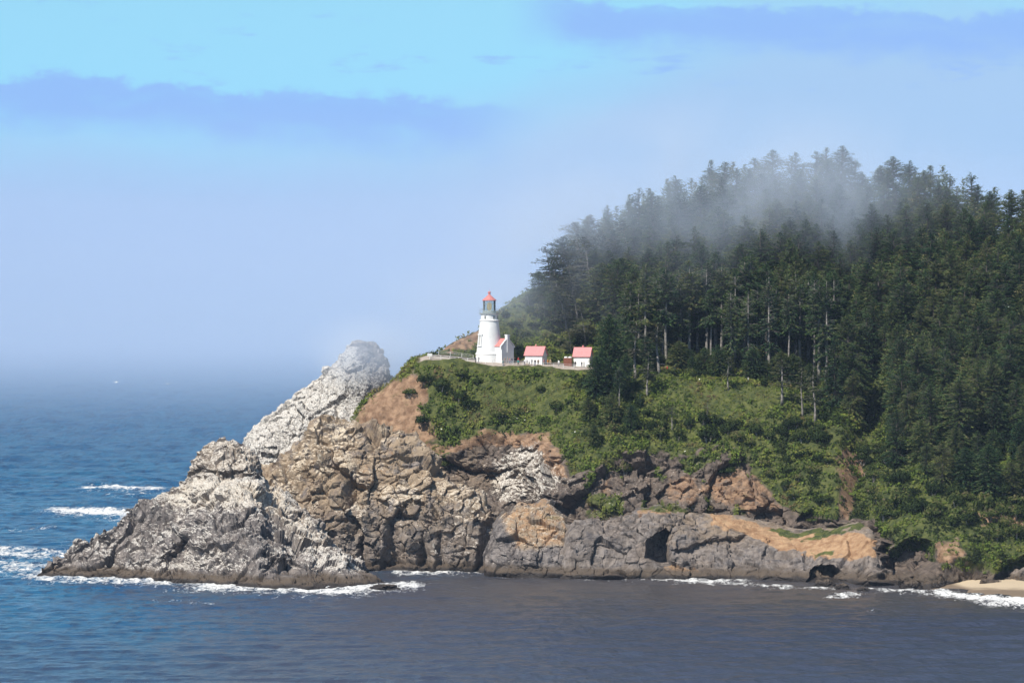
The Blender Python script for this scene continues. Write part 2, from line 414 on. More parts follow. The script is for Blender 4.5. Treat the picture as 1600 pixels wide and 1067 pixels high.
M = {}
M['rock'] = rock_material()
M['sea'] = water_material()
M['sand'] = sand_material()
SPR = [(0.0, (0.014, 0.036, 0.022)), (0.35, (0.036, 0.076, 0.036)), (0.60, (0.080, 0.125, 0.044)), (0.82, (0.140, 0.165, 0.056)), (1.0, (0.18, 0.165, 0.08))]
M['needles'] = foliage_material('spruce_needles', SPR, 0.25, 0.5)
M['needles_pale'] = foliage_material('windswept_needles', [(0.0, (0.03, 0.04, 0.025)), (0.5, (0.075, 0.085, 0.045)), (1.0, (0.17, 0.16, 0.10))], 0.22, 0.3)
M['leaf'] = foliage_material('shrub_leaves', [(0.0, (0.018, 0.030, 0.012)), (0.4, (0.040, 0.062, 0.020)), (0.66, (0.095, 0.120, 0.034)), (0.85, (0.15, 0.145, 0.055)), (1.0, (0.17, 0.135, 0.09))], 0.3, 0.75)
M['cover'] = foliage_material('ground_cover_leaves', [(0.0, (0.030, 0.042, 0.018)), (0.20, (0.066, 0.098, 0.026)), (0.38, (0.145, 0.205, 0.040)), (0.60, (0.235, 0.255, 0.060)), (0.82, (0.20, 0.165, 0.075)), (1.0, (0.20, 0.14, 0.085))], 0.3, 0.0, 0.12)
M['bark'] = simple_mat('grey_bark', (0.22, 0.20, 0.18), 0.9, 0.4, 2.0)
M['darkbark'] = simple_mat('dark_bark', (0.10, 0.085, 0.072), 0.9, 0.3, 2.0)
M['twig'] = simple_mat('bleached_wood', (0.34, 0.31, 0.28), 0.9, 0.2, 2.0)
M['white'] = simple_mat('white_masonry_paint', (0.80, 0.79, 0.77), 0.65, 0.05, 0.8)
M['trim'] = simple_mat('white_trim_paint', (0.74, 0.73, 0.70), 0.55, 0.05, 2.0)
M['red'] = simple_mat('red_roof_paint', (0.58, 0.21, 0.19), 0.6, 0.14, 2.0)  # red lightened, with the pallor of haze put into the colour
M['pinkred'] = simple_mat('haze_paled_red_roof', (0.66, 0.26, 0.255), 0.6, 0.08, 2.5)  # red paled to pink: haze and overexposure put into the colour
M['iron'] = simple_mat('grey_green_ironwork', (0.34, 0.38, 0.37), 0.5, 0.15, 3.0)
M['window'] = simple_mat('dark_window_pane', (0.16, 0.16, 0.15), 0.2, 0.1, 3.0, 0.5)
M['recess'] = simple_mat('weathered_window_board', (0.50, 0.49, 0.45), 0.6, 0.1, 3.0)
M['door'] = simple_mat('painted_plank_door', (0.62, 0.62, 0.60), 0.6, 0.1, 3.0)
M['brownwood'] = simple_mat('red_brown_timber', (0.22, 0.085, 0.055), 0.8, 0.2, 3.0)
M['rail'] = simple_mat('galvanised_rail', (0.55, 0.55, 0.54), 0.45, 0.1, 3.0, 0.5)
M['birdwhite'] = simple_mat('gull_white', (0.80, 0.80, 0.80), 0.8, 0.05, 5.0)
M['flower'] = simple_mat('white_flower_heads', (0.74, 0.74, 0.66), 0.8, 0.05, 5.0)
M['birdgrey'] = simple_mat('gull_grey', (0.35, 0.37, 0.40), 0.8, 0.05, 5.0)
def glass_mat():
    t = NT('lantern_glass'); tr = t.n('ShaderNodeBsdfTransparent'); tr.inputs[0].default_value = (0.80, 0.86, 0.84, 1)
    gl = t.n('ShaderNodeBsdfGlossy'); gl.inputs['Roughness'].default_value = 0.05; fr = t.n('ShaderNodeFresnel'); fr.inputs[0].default_value = 1.5
    mx = t.n('ShaderNodeMixShader'); t.L(fr.outputs[0], mx.inputs[0]); t.L(tr.outputs[0], mx.inputs[1]); t.L(gl.outputs[0], mx.inputs[2]); return t.surf(mx.outputs[0])
M['glass'] = glass_mat()
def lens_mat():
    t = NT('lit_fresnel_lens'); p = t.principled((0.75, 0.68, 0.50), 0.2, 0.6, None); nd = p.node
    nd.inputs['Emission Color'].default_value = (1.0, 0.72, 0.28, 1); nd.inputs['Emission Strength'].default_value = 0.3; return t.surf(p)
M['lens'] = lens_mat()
def volume_mat(name, color, density, aniso=0.0, shaped=None):
    t = NT(name); v = t.n('ShaderNodeVolumePrincipled')
    v.inputs['Color'].default_value = color + (1,); v.inputs['Anisotropy'].default_value = aniso
    if shaped is None: v.inputs['Density'].default_value = density
    else: t.L(shaped(t), v.inputs['Density'])
    t.L(v.outputs[0], t.out.inputs['Volume']); return t.m

# ------------------------------------------------------------------ lofted rock and land
def displace_normals(P):
    du = np.gradient(P, axis=1); dv = np.gradient(P, axis=0)
    n = np.cross(du, dv); l = np.linalg.norm(n, axis=-1, keepdims=True); return n / np.maximum(l, 1e-9)
def rocky(P, amp, seed, col=(5.0, 5.0, 9.0), blocks=3.2, fine=1.0):
    """amount of outward push for craggy rock; amp is an array"""
    W = P + np.stack([0.7 * fbm(P, 5.0, 3, seed + 3), 0.7 * fbm(P, 5.0, 3, seed + 4), 0.7 * fbm(P, 5.0, 3, seed + 5)], -1)
    a = 1.6 * fbm(P, 18.0, 3, seed) + 0.7 * ridged(W, np.asarray(col) * 2.0, 2, seed + 50)
    v, c = facets(W, (blocks * 3.4, blocks * 3.4, blocks * 3.8), seed + 20, 1.7); a = a + 1.9 * v - 0.5 * np.exp(-(c / 0.05) ** 2)
    v, c = facets(W, (blocks * 1.15, blocks * 1.15, blocks * 0.9), seed + 30, 1.7); a = a + fine * (0.55 * v - 0.18 * np.exp(-(c / 0.07) ** 2))
    gate = 0.35 + 0.65 * sm(fbm(P, 7.0, 2, seed + 60), -0.25, 0.35)
    v, c = facets(P, (blocks * 0.42, blocks * 0.42, blocks * 0.3), seed + 40, 1.7); a = a + fine * gate * (0.24 * v + 0.12 * fbm(P, 0.9, 2, seed + 45))
    return a * amp

def dent(P, pts, depth, soft=5.0, power=1.0):
    """push a pocket (cave, overhang) into a face"""
    px, py = to_px(P); j = 3.0 * noise(P, 2.5, 91), 3.0 * noise(P, 2.5, 92)
    m = poly(px, py, pts, soft, j) ** power
    P[..., 1] += depth * m
    return P

def make_rock(name, st, seed, amp=1.0, cols=420, rows=190, col=(5, 5, 9), blocks=3.2, fine=1.0, ledge=0.0, ampfn=None, post=None):
    """st rows: px, py_top, Y_top, Y_front, Y_back, n   (outline, ridge distance, feet, superellipse power)"""
    st = np.asarray(st, float); px = np.linspace(st[0, 0], st[-1, 0], cols)
    q = pchip(st[:, 0], st[:, 1:], px)
    ytop, Yt, Yf, Yb, n = q.T
    zt = CAMZ - (ytop - HOR) * Yt / F
    nb = rows // 5
    ph = np.concatenate([np.linspace(0, math.pi / 2, rows), np.linspace(math.pi / 2, math.pi, nb)[1:]])
    c = np.abs(np.cos(ph))[:, None] ** (2 / n)[None, :]; s = np.abs(np.sin(ph))[:, None] ** (2 / n)[None, :]
    front = (ph <= math.pi / 2)[:, None]
    Y = np.where(front, Yt - (Yt - Yf) * c, Yt + (Yb - Yt) * c)
    z = -3.0 + (zt + 3.0) * s
    # wave-cut ledge at the foot
    if ledge:
        k = np.exp(-((z - 1.2) / 1.3) ** 2) * front; Y = Y - ledge * k * (0.55 + 0.45 * np.sin(px / 23.0 + seed)[None, :])
    X = (px[None, :] - 800) * Y / F
    P = np.stack([X, Y, z], -1); N = displace_normals(P)
    # grow outwards: normals should point to the camera on the front
    if N[rows // 2, cols // 2, 1] > 0: N = -N
    edge = sm(np.minimum(px - px[0], px[-1] - px), 0, 14)[None, :]
    A = amp * edge * (0.35 + 0.65 * sm(z, 0.0, 4.0))
    if ampfn is not None: A = A * ampfn(*to_px(P))
    P = P + N * rocky(P, A, seed, col, blocks, fine)[..., None]
    if post is not None: P = post(P)
    return P, rows + nb - 1, cols
def rock_attrs(P, fn):
    px, py = to_px(P); j = 9.0 * fbm(P, 6.0, 3, 77), 9.0 * fbm(P, 6.0, 3, 78)
    d = dict(soil=0 * px, orange=0 * px, grass=0 * px, guano=0 * px, warm=0 * px, dark=0 * px, path=0 * px, tide_shade=0 * px + 1)
    fn(px, py, P, j, d); return {k: v.ravel() for k, v in d.items()}
def add_rock(name, P, nr, nc, fn, label, cat='rock', group=None, kind=None):
    V = P.reshape(-1, 3); o0 = V.mean(0); o0[2] = 0
    me = mesh_np(name, V - o0, grid_faces(nr, nc)[:, ::-1], False, rock_attrs(P, fn))
    o = link(name, me, M['rock']); o.location = o0
    return tag(o, label, cat, group, kind)

# ---- the headland -------------------------------------------------
# station px: eight (distance, height) pairs: waterline, low cliff, cliff top, slope, bench front, bench back, upper slope, crest
HS = [
 (455, [(955,-4),(957,-4),(960,-4),(964,-4),(969,-4),(975,-4),(983,-4),(992,-4)]),
 (510, [(952,0),(954,6),(957,12),(961,17),(966,21),(972,22),(980,18),(990,8)]),
 (555, [(950,0),(953,12),(958,22),(964,30),(971,36.5),(977,38),(985,35),(998,20)]),
 (610, [(954,0),(957,13),(961,24),(966,35),(973,45),(980,46.7),(990,44),(1005,30)]),
 (670, [(952,0),(955,14),(959,27),(965,41),(974,53),(986,54.2),(996,53),(1015,40)]),
 (745, [(950,0),(953,14),(957,28),(963,41),(973,52),(987,53.2),(1002,60.5),(1020,57)]),
 (800, [(946,0),(949,13),(954,29.5),(962,41),(972,51.4),(987,53),(1006,66),(1028,69)]),
 (850, [(938,0),(941,14),(948,30),(959,41),(971,51),(986,52.5),(1008,66),(1038,73)]),
 (900, [(929,0),(932,14),(940,30),(955,42),(969,50.5),(984,52),(1010,66),(1048,76)]),
 (1000,[(924,0),(927,13),(936,29.5),(951,42),(967,50),(982,51.5),(1018,66),(1065,81)]),
 (1100,[(924,0),(927,12),(935,29),(950,40.5),(965,47.5),(980,49.5),(1025,68),(1085,88)]),
 (1200,[(923,0),(926,12),(933,26),(947,39),(962,45.5),(976,47.5),(1022,67),(1088,92)]),
 (1300,[(915,0),(918,10),(923,20),(935,30),(950,38.5),(965,43),(1020,67),(1088,92)]),
 (1352,[(904,0),(907,9),(913,18),(926,28),(943,37),(960,43),(1018,66),(1087,91.5)]),
 (1400,[(878,0),(886,9),(897,17),(913,27),(933,36),(955,43),(1015,66),(1085,90.5)]),
 (1500,[(870,0),(878,9),(890,17),(907,28),(930,38),(953,46),(1010,65),(1085,87)]),
 (1600,[(874,0),(882,9),(893,17),(908,28),(930,38),(952,47),(1008,63),(1085,81)]),
 (1750,[(870,0),(879,9),(890,17),(906,28),(928,38),(950,47),(1005,61),(1085,73)]),
 (2150,[(850,0),(860,9),(872,17),(890,28),(914,38),(942,47),(1000,60),(1085,70)]),
]
def build_headland():
    sx = np.array([s[0] for s in HS], float)
    ctl = np.array([[(p[0][0] - 4, -4)] + p + [(p[7][0] + 60, p[7][1] * 0.45), (p[7][0] + 110, -4)] for _, p in HS], float)   # (ns, 11, 2)
    px = np.concatenate([np.arange(456, 1660, 1.75), np.arange(1660, 2150, 8.0)])
    c = pchip(sx, ctl.reshape(len(sx), -1), px).reshape(len(px), 11, 2)
    seg = [3, 46, 62, 62, 52, 22, 46, 40, 10, 8]
    t = np.concatenate([np.linspace(i, i + 1, n, endpoint=False) for i, n in enumerate(seg)] + [[10.0]])
    YZ = pchip(np.arange(11.0), np.transpose(c, (1, 0, 2)), t)        # (nr, nc, 2)
    Y, z = YZ[..., 0], YZ[..., 1]
    X = (px[None, :] - 800) * Y / F
    P = np.stack([X, Y, z], -1); N = displace_normals(P)
    if N[100, 200, 1] > 0: N = -N
    qx, qy = to_px(P); T = np.repeat(t[:, None], len(px), 1)
    j = 10.0 * fbm(P, 7.0, 3, 70), 10.0 * fbm(P, 7.0, 3, 71)
    rockpoly = [(560,705),(640,712),(690,716),(735,690),(800,680),(852,692),(880,716),(902,748),(930,742),(948,712),(1000,705),(1050,712),(1085,705),(1130,700),(1160,712),(1180,745),(1210,790),(1260,806),(1330,806),(1360,806),(1400,858),(1500,885),(1600,892),(2200,900),(2200,1100),(500,1100)]
    rk = poly(qx, qy, rockpoly, 9, j)
    flat = sm(T, 5.0, 5.15) * sm(T, 6.02, 5.9) * sm(qx, 640, 672) * sm(qx, 1290, 1240)
    A = (0.10 + 1.05 * rk) * (1 - 0.93 * flat) * sm(qx, 458, 500)
    disp = rocky(P, A, 300, (7.0, 7.0, 13.0), 3.4, 1.25)
    disp = disp + (1 - rk) * (1 - flat) * (0.9 * fbm(P, 9.0, 4, 310) + 0.35 * noise(P, 2.0, 320)) * sm(T, 0.5, 1.5)
    # ravine and landslip scar on the right, shallow gully down the seaward slope
    disp = disp - 7.0 * poly(qx, qy, [(1345,600),(1395,600),(1375,720),(1345,800),(1318,805),(1318,716)], 14, j)
    P = P + N * disp[..., None]
    P = dent(P, [(1388,895),(1395,860),(1425,842),(1458,850),(1462,880),(1440,897)], 10.0, 6)
    P = dent(P, [(1558,905),(1566,882),(1600,872),(1640,880),(1650,908)], 7.0, 6)
    P = dent(P, [(1246,816),(1256,800),(1272,796),(1280,818)], 4.0, 4)
    def fn(px_, py_, P_, jj, d):
        d['grass'][:] = (1 - rk) * (1 - flat * sm(px_, 985, 950))
        sl = poly(px_, py_, [(530,680),(600,600),(640,578),(672,596),(664,640),(690,684),(640,716),(560,716)], 10, jj)
        s2 = poly(px_, py_, [(640,700),(700,690),(760,668),(850,676),(872,700),(888,742),(868,748),(846,702),(790,692),(730,704),(690,716)], 5, jj)
        s3 = poly(px_, py_, [(1300,708),(1318,702),(1350,704),(1356,732),(1338,770),(1332,808),(1312,808),(1318,760)], 7, jj)
        s4 = np.maximum(poly(px_, py_, [(1455,850),(1500,842),(1512,868),(1470,884)], 5, jj), poly(px_, py_, [(1518,795),(1592,790),(1602,826),(1530,822)], 5, jj))
        s5 = np.maximum(poly(px_, py_, [(1040,745),(1075,735),(1105,770),(1080,792),(1050,785)], 9, jj) * 0.55, poly(px_, py_, [(935,748),(955,742),(960,775),(940,780)], 6, jj) * 0.5); s5 = np.maximum.reduce([s5, poly(px_, py_, [(1130,720),(1180,735),(1225,800),(1150,800),(1080,770)], 10, jj) * 0.62, poly(px_, py_, [(690,542),(748,512),(748,540),(700,553)], 6, jj) * 0.8])
        s6 = np.maximum(poly(px_, py_, [(1040,560),(1080,548),(1110,560),(1080,580)], 6, jj), poly(px_, py_, [(960,535),(1000,530),(1010,560),(965,570)], 6, jj)) * 0.7
        s = np.maximum.reduce([sl * 0.82, s2 * 0.7, s3 * 0.72, s4 * 0.7, s5, s6]); d['soil'][:] = s
        d['grass'][:] = np.clip(d['grass'] - s * 0.9, 0, 1)
        # green tongues hanging down the cliff
        tg = sm(fbm(P_, (9, 9, 22), 3, 500), -0.03, 0.25) * sm(px_, 880, 930) * 0.75 * sm(py_, 830, 790)
        tg = np.maximum(tg, poly(px_, py_, [(1185,715),(1290,715),(1300,790),(1250,806),(1210,790)], 10, jj))
        d['grass'][:] = np.maximum(d['grass'], tg * rk * (1 - s))
        d['guano'][:] = poly(px_, py_, [(760,770),(776,706),(802,696),(838,694),(868,716),(890,760),(850,780),(795,782)], 15, jj) * 0.78
        d['guano'][:] = np.maximum(d['guano'], 0.22 * rk * sm(px_, 1180, 1100))
        d['warm'][:] = 0.25 + 0.55 * poly(px_, py_, [(560,705),(735,690),(780,760),(700,790),(560,780)], 14, jj)
        d['dark'][:] = np.maximum(sm(px_, 870, 920), 0.85)
        d['grass'][:] = np.maximum(d['grass'], 0.16 * sl * sm(fbm(P_, (5, 5, 12), 3, 520), -0.1, 0.3))
        d['path'][:] = flat * sm(px_, 985, 950) * sm(T, 5.02, 5.1) * sm(T, 5.75 - 0.35 * sm(px_, 940, 1000), 5.6 - 0.35 * sm(px_, 940, 1000))
    at_ = rock_attrs(P, fn)
    V = P.reshape(-1, 3); nr, nc = P.shape[:2]
    o = link('headland', mesh_np('headland', V, grid_faces(nr, nc)[:, ::-1], False, at_), M['rock'])
    tag(o, 'steep green headland with dark rock cliffs falling to the sea', kind='structure')
    return P, px, t, {k: v.reshape(nr, nc) for k, v in at_.items()}, rk, flat
HP, HPX, HT, HA, HROCK, HFLAT = build_headland()
HN = displace_normals(HP)
if HN[100, 200, 1] > 0: HN = -HN
_top = int(np.searchsorted(HT, 8.2))
def ground(px, Y):
    """height of the land at photo column px and distance Y"""
    k = int(np.clip(np.searchsorted(HPX, px), 0, len(HPX) - 1))
    y = np.maximum.accumulate(HP[:_top, k, 1]); return float(np.interp(Y, y, HP[:_top, k, 2]))
def spot(px, Y, dz=0.0):
    return Vector(((px - 800) * Y / F, Y, ground(px, Y) + dz))

# ---- free-standing rocks ------------------------------------------
def front_rock():
    st = [(34,917,905,903,908,1.0),(50,904,906,901.5,911,1.0),(75,884,908,900.5,916,1.0),(110,861,911,899,924,1.05),(190,815,915,895,932,1.1),(250,776,918,889,938,1.15),(286,745,919,886,940,1.15),
          (300,716,919,884,940,1.2),(318,698,919,881,940,1.25),(345,689,919,877,940,1.25),(380,696,919,872,940,1.25),(403,712,919,868,940,1.2),(414,742,919,866,940,1.15),(442,762,916,863,938,1.1),(500,832,906,859,930,1.15),(558,886,892,860,915,1.2),(600,911,884,864,895,1.2),(640,932,880,872,886,1.0)]
    def post(P):
        P = dent(P, [(286,742),(320,735),(420,742),(410,752),(300,756)], 1.6, 4)
        P = dent(P, [(255,880),(262,868),(290,846),(302,860),(296,886)], 3.0, 6)
        P = dent(P, [(410,895),(425,878),(455,872),(470,890),(440,904)], 3.0, 6)
        return P
    P, nr, nc = make_rock('sea_stack', st, 21, 0.80, 470, 210, (4, 4, 4), 2.3, 1.45, 3.5, post=post)
    def fn(px, py, P, j, d):
        up = poly(px, py, [(240,790),(290,735),(420,735),(440,760),(505,830),(560,890),(500,905),(470,850),(400,790),(330,800),(270,800)], 14, j)
        g = (0.40 + 0.22 * sm(fbm(P, (9, 9, 6), 3, 630), -0.2, 0.35)) * (1 - up) + up * (0.66 + 0.2 * sm(fbm(P, 8.0, 3, 631), -0.2, 0.3)); g = g * (1 - 0.75 * sm(py, 886, 900))
        band = poly(px, py, [(255,778),(300,742),(400,748),(440,775),(420,795),(330,790),(270,796)], 8, j); g = np.maximum(g, band * 0.98)
        cap = poly(px, py, [(288,740),(310,695),(345,680),(400,700),(414,738)], 6, j); g = np.where(cap > 0.5, 0.66, g)
        left = sm(px, 120, 60); d['guano'][:] = g * (1 - left * 0.9)
        d['warm'][:] = 0.04 + 0.35 * band + 0.4 * cap + 0.35 * poly(px, py, [(380,760),(440,760),(520,850),(480,860)], 12, j)
    return add_rock('sea_stack', P, nr, nc, fn, 'broad guano-whitened sea stack at the seaward tip, ringed by surf', 'sea stack')
front_rock()
def middle_rock():
    st = [(352,800,940,936,945,1.3),(372,775,942,930,955,1.5),(395,744,945,926,962,1.7),(430,722,946,925,966,1.8),(470,682,947,925.5,970,1.9),(500,660,947,926,970,2.0),(545,655,946,926,970,2.0),(590,672,945,926,968,2.1),(640,694,943,925.5,966,2.1),(690,730,940,924.5,960,2.0),(730,764,937,923,956,1.9),(765,802,934,921.5,950,1.8),(795,836,930,919.5,944,1.7),(822,868,926,918,936,1.6),(845,890,922,917,930,1.5),(862,915,919,916,924,1.0)]
    def post(P):
        # deep runnels between the ribs of the lower face
        for (x, w, top) in ((500,10,826),(566,6,842),(612,13,812),(662,7,846),(688,5,836),(768,22,800)):
            P = dent(P, [(x-w,888),(x-w*0.6,top+24),(x,top),(x+w*0.7,top+26),(x+w*1.3,888)], 3.6, 8)
        return P
    P, nr, nc = make_rock('rock_stack', st, 42, 1.0, 440, 210, (4.2, 4.2, 13.0), 2.7, 1.25, 2.4, post=post)
    def fn(px, py, P, j, d):
        d['warm'][:] = 0.95 * sm(py, 870, 730) + 0.25
        d['guano'][:] = 0.26 + 0.36 * sm(fbm(P, (7, 7, 12), 3, 600), -0.05, 0.4) + 0.3 * poly(px, py, [(430,730),(500,655),(560,650),(560,690),(480,740)], 14, j)
        d['guano'][:] *= sm(py, 892, 850) * 0.6 + 0.4
        d['orange'][:] = 0.22 * sm(fbm(P, (10, 10, 22), 3, 610), 0.0, 0.4) * sm(py, 830, 760)
    return add_rock('rock_stack', P, nr, nc, fn, 'tall tan and grey ribbed rock mass right of the white-capped stack', 'rock')
middle_rock()
def nose_rock():
    st = [(752,905,922,912,928,1.2),(772,832,923,910,932,1.6),(792,792,924,908,936,1.7),(815,780,924,907,938,1.7),(850,787,923,905.5,938,1.7),(876,806,921,904,936,1.8),(892,838,918,903.5,932,1.8),(903,872,914,904,926,1.6),(911,897,911,905,920,1.2),(919,915,909,906,915,1.0)]
    P, nr, nc = make_rock('tan_rock', st, 63, 0.55, 200, 140, (4, 4, 5), 2.0, 1.1, 2.0)
    def fn(px, py, P, j, d):
        tan = poly(px, py, [(786,806),(812,776),(856,782),(884,810),(886,852),(835,860),(800,846)], 7, j)
        d['warm'][:] = tan; d['orange'][:] = tan * 0.5; d['guano'][:] = 0.25 + 0.12 * tan; d['grass'][:] = 0.45 * poly(px, py, [(845,800),(870,795),(875,815),(850,815)], 6, j)
    return add_rock('tan_rock', P, nr, nc, fn, 'small rounded tan rock knob below the guano-streaked cliff', 'rock')
nose_rock()
def back_stack():
    st = [(352,850,1012,1006,1018,1.3),(372,760,1018,1004,1030,1.6),(384,692,1021,1003,1036,1.8),(400,672,1022,1003,1040,1.7),(430,645,1024,1003,1044,1.6),(470,610,1026,1003,1048,1.5),(500,588,1028,1003,1050,1.5),(525,556,1029,1003,1052,1.5),(542,540,1029,1003,1052,1.6),(560,534,1029,1003,1052,1.6),(582,539,1029,1004,1052,1.6),(598,560,1029,1004,1052,1.6),(612,590,1029,1005,1050,1.6),(640,680,1029,1007,1048,1.6),(665,900,1028,1015,1040,1.2)]
    P, nr, nc = make_rock('pinnacle_rock', st, 84, 0.48, 330, 200, (6, 6, 4), 2.2, 1.6, 0)
    def fn(px, py, P, j, d):
        d['guano'][:] = np.clip(1.1 - 0.5 * poly(px, py, [(545,520),(640,520),(640,700),(590,690),(560,640),(572,590)], 10, j) - 0.25 * sm(py, 585, 545) - 0.2 * poly(px, py, [(380,690),(420,700),(430,730),(390,730)], 8, j), 0, 1) * 1.05  # white cut back to paint the shaded right side and fog-greyed top
    return add_rock('pinnacle_rock', P, nr, nc, fn, 'tall pointed white sea stack behind, its top fading into fog', 'sea stack')
back_stack()
def shelf_rock():
    st = [(868,915,905,902,910,1.0),(884,860,908,900,918,1.5),(900,822,912,900,924,1.7),(930,812,915,899.5,930,1.7),(960,810,917,899,934,1.7),(1000,797,918,898.5,936,1.7),(1030,793,918,898,936,1.7),(1065,798,919,897.5,938,1.5),(1100,799,921,897,940,1.35),(1150,806,922,895,942,1.25),(1200,818,921,892,942,1.25),(1250,826,918,888,936,1.3),(1300,824,913,884,930,1.4),(1340,816,908,881,924,1.5),(1362,830,900,879,912,1.7),(1378,860,896,878,905,1.6),(1400,895,888,877,896,1.3),(1418,925,882,876,888,1.0)]
    def post(P):
        P = dent(P, [(1010,872),(1014,842),(1040,826),(1047,832),(1044,850),(1046,884),(1034,884)], 9.0, 3.0)
        P = dent(P, [(1264,908),(1268,892),(1284,884),(1302,884),(1312,893),(1306,908)], 8.0, 3.0)
        P = dent(P, [(1060,862),(1100,845),(1165,838),(1160,848),(1100,860),(1075,870)], 2.2, 4)
        P = dent(P, [(1376,905),(1390,870),(1420,860),(1420,905)], 3.0, 6)
        return P
    P, nr, nc = make_rock('rock_shelf', st, 105, 0.62, 470, 170, (11, 9, 3.6), 2.7, 1.3, 3.0, ampfn=lambda x, y: 1 - 0.72 * poly(x, y, [(1090,790),(1370,790),(1372,868),(1290,872),(1230,860),(1130,830)], 12), post=post)
    def fn(px, py, P, j, d):
        o = poly(px, py, [(1108,800),(1150,806),(1215,826),(1262,838),(1345,830),(1366,842),(1364,870),(1300,870),(1235,862),(1180,842),(1120,818)], 7, j)
        o = np.maximum(o, poly(px, py, [(1000,796),(1060,796),(1060,806),(990,806)], 4, j) * 0.55); o = np.maximum(o, poly(px, py, [(1036,880),(1075,884),(1110,904),(1040,905)], 4, j) * 0.7)
        d['orange'][:] = o * 1.15; d['warm'][:] = 0.18 + 0.5 * sm(py, 870, 810) * sm(px, 1000, 1080)
        g = poly(px, py, [(1196,822),(1262,833),(1345,812),(1350,824),(1290,836),(1240,846),(1215,836)], 4, j); g = np.maximum(g, poly(px, py, [(1000,792),(1064,792),(1062,802),(1005,802)], 3, j) * 0.6)
        g = np.maximum(g, poly(px, py, [(1270,858),(1300,856),(1300,866),(1272,866)], 3, j) * 0.7)
        d['grass'][:] = g; d['guano'][:] = 0.08
    return add_rock('rock_shelf', P, nr, nc, fn, 'low grey rock shelf with sea caves and an orange earth top', 'rock')
shelf_rock()

def boulder(px, py, Y, w, h, d, seed, label, sunk=0.35, guano=0.0, warm=0.2, group=None):
    n, m = 40, 26
    th = np.linspace(0, 2 * math.pi, n, endpoint=False); ph = np.linspace(-0.5 * math.pi, 0.5 * math.pi, m)
    X = np.cos(ph)[:, None] * np.cos(th)[None, :]; Yy = np.cos(ph)[:, None] * np.sin(th)[None, :]; Z = np.repeat(np.sin(ph)[:, None], n, 1)
    D = np.stack([X, Yy, Z], -1); base = at(px, py, Y); c = np.array([base[0], base[1], base[2]])
    Q = D * np.array([w / 2, d / 2, h])
    Q = Q * (1 + 0.30 * fbm(D * 2.0 + seed * 3.1, 1.0, 4, seed) + 0.22 * (worley(D * 2.4 + seed, 1.0, seed)[2] - 0.5))[..., None]
    Q[..., 2] = np.maximum(Q[..., 2], -h * sunk * 1.6)
    idx = np.arange(m * n).reshape(m, n); f = np.stack([idx[:-1], np.roll(idx[:-1], -1, 1), np.roll(idx[1:], -1, 1), idx[1:]], -1).reshape(-1, 4)
    k = np.full(m * n, 1.0)
    me = mesh_np('boulder', Q.reshape(-1, 3), f, False, dict(guano=k * guano, warm=k * warm, tide_shade=k))
    o = link('boulder', me, M['rock']); o.location = tuple(c); return tag(o, label, 'rock', group)
B = [(210,799,None,6,1.0,12,'dark rock awash in the white surf off the stack, nearest its seaward slope',0),
     (226,764,None,5,0.6,10,'low dark rock breaking the farther surf line out to sea',0),
     (395,915,None,3.5,1.0,5,'small wet rock poking from foam under the front of the white stack',0),
     (600,921,None,7,1.2,9,'flat weedy rock at the right foot of the guano-white stack',0),
     (655,893,None,3.0,1.3,4,'dark rock splashed by surf at the foot of the ribbed rock',0),
     (945,902,None,8,2.4,6,'dark jagged rock at the waterline left of the sea cave',0),
     (985,899,None,9,4.2,7,'tallest dark jagged rock just left of the arched cave mouth',0),
     (1316,921,None,3.6,1.3,5,'wet black rock in the shallows below the low cave',0),
     (1348,924,None,3.0,1.0,4,'small wet rock seaward of the black rock below the low cave',0),
     (1290,915,None,5.0,1.4,5,'rounded dark rock at the lip of the low cave',0),
     (1425,919,None,5.0,1.6,5,'brown rock where the boulder shore meets the dark cliff cave',0),
     (1462,917,None,4.2,1.3,5,'grey rock on the shore between cave and sand beach',0),
     (1500,914,None,3.2,1.0,4,'small grey rock at the inner edge of the sand beach',0),
     (1540,912,None,5.2,1.5,5,'grey boulder at the back of the beach below the dark overhang',0),
     (1594,914,None,7.5,3.6,6,'large brown boulder at the photo edge on the sand beach',0)]
for i, (px, py, Y, w, h, d, lab, g) in enumerate(B): boulder(px, py, sea_Y(py), w, h, d, 700 + i, lab, guano=0.0)

# ---- beach ----------------------------------------------------------
def build_beach():
    px = np.linspace(1440, 2150, 150); s = np.linspace(0, 1, 26)
    y0 = pchip([1440, 1480, 1540, 1600, 1700, 2150], [870, 858, 846, 838.5, 830, 800], px); y1 = pchip([1440, 1500, 1600, 1750, 2150], [880, 880, 886, 884, 866], px)
    Y = y0[None, :] + (y1 - y0)[None, :] * s[:, None] - 4 * (1 - s[:, None])
    z = -0.35 + 2.1 * s[:, None] ** 0.8 * sm(px, 1438, 1530)[None, :] * 1.0 + 0 * Y
    P = np.stack([(px[None, :] - 800) * Y / F, Y, z], -1); P[..., 2] += 0.08 * fbm(P, 5.0, 3, 5)
    o = link('beach', mesh_np('beach', P.reshape(-1, 3), grid_faces(26, 150), True), M['sand']); tag(o, 'narrow pale sand beach under the cliff', kind='structure')
build_beach()

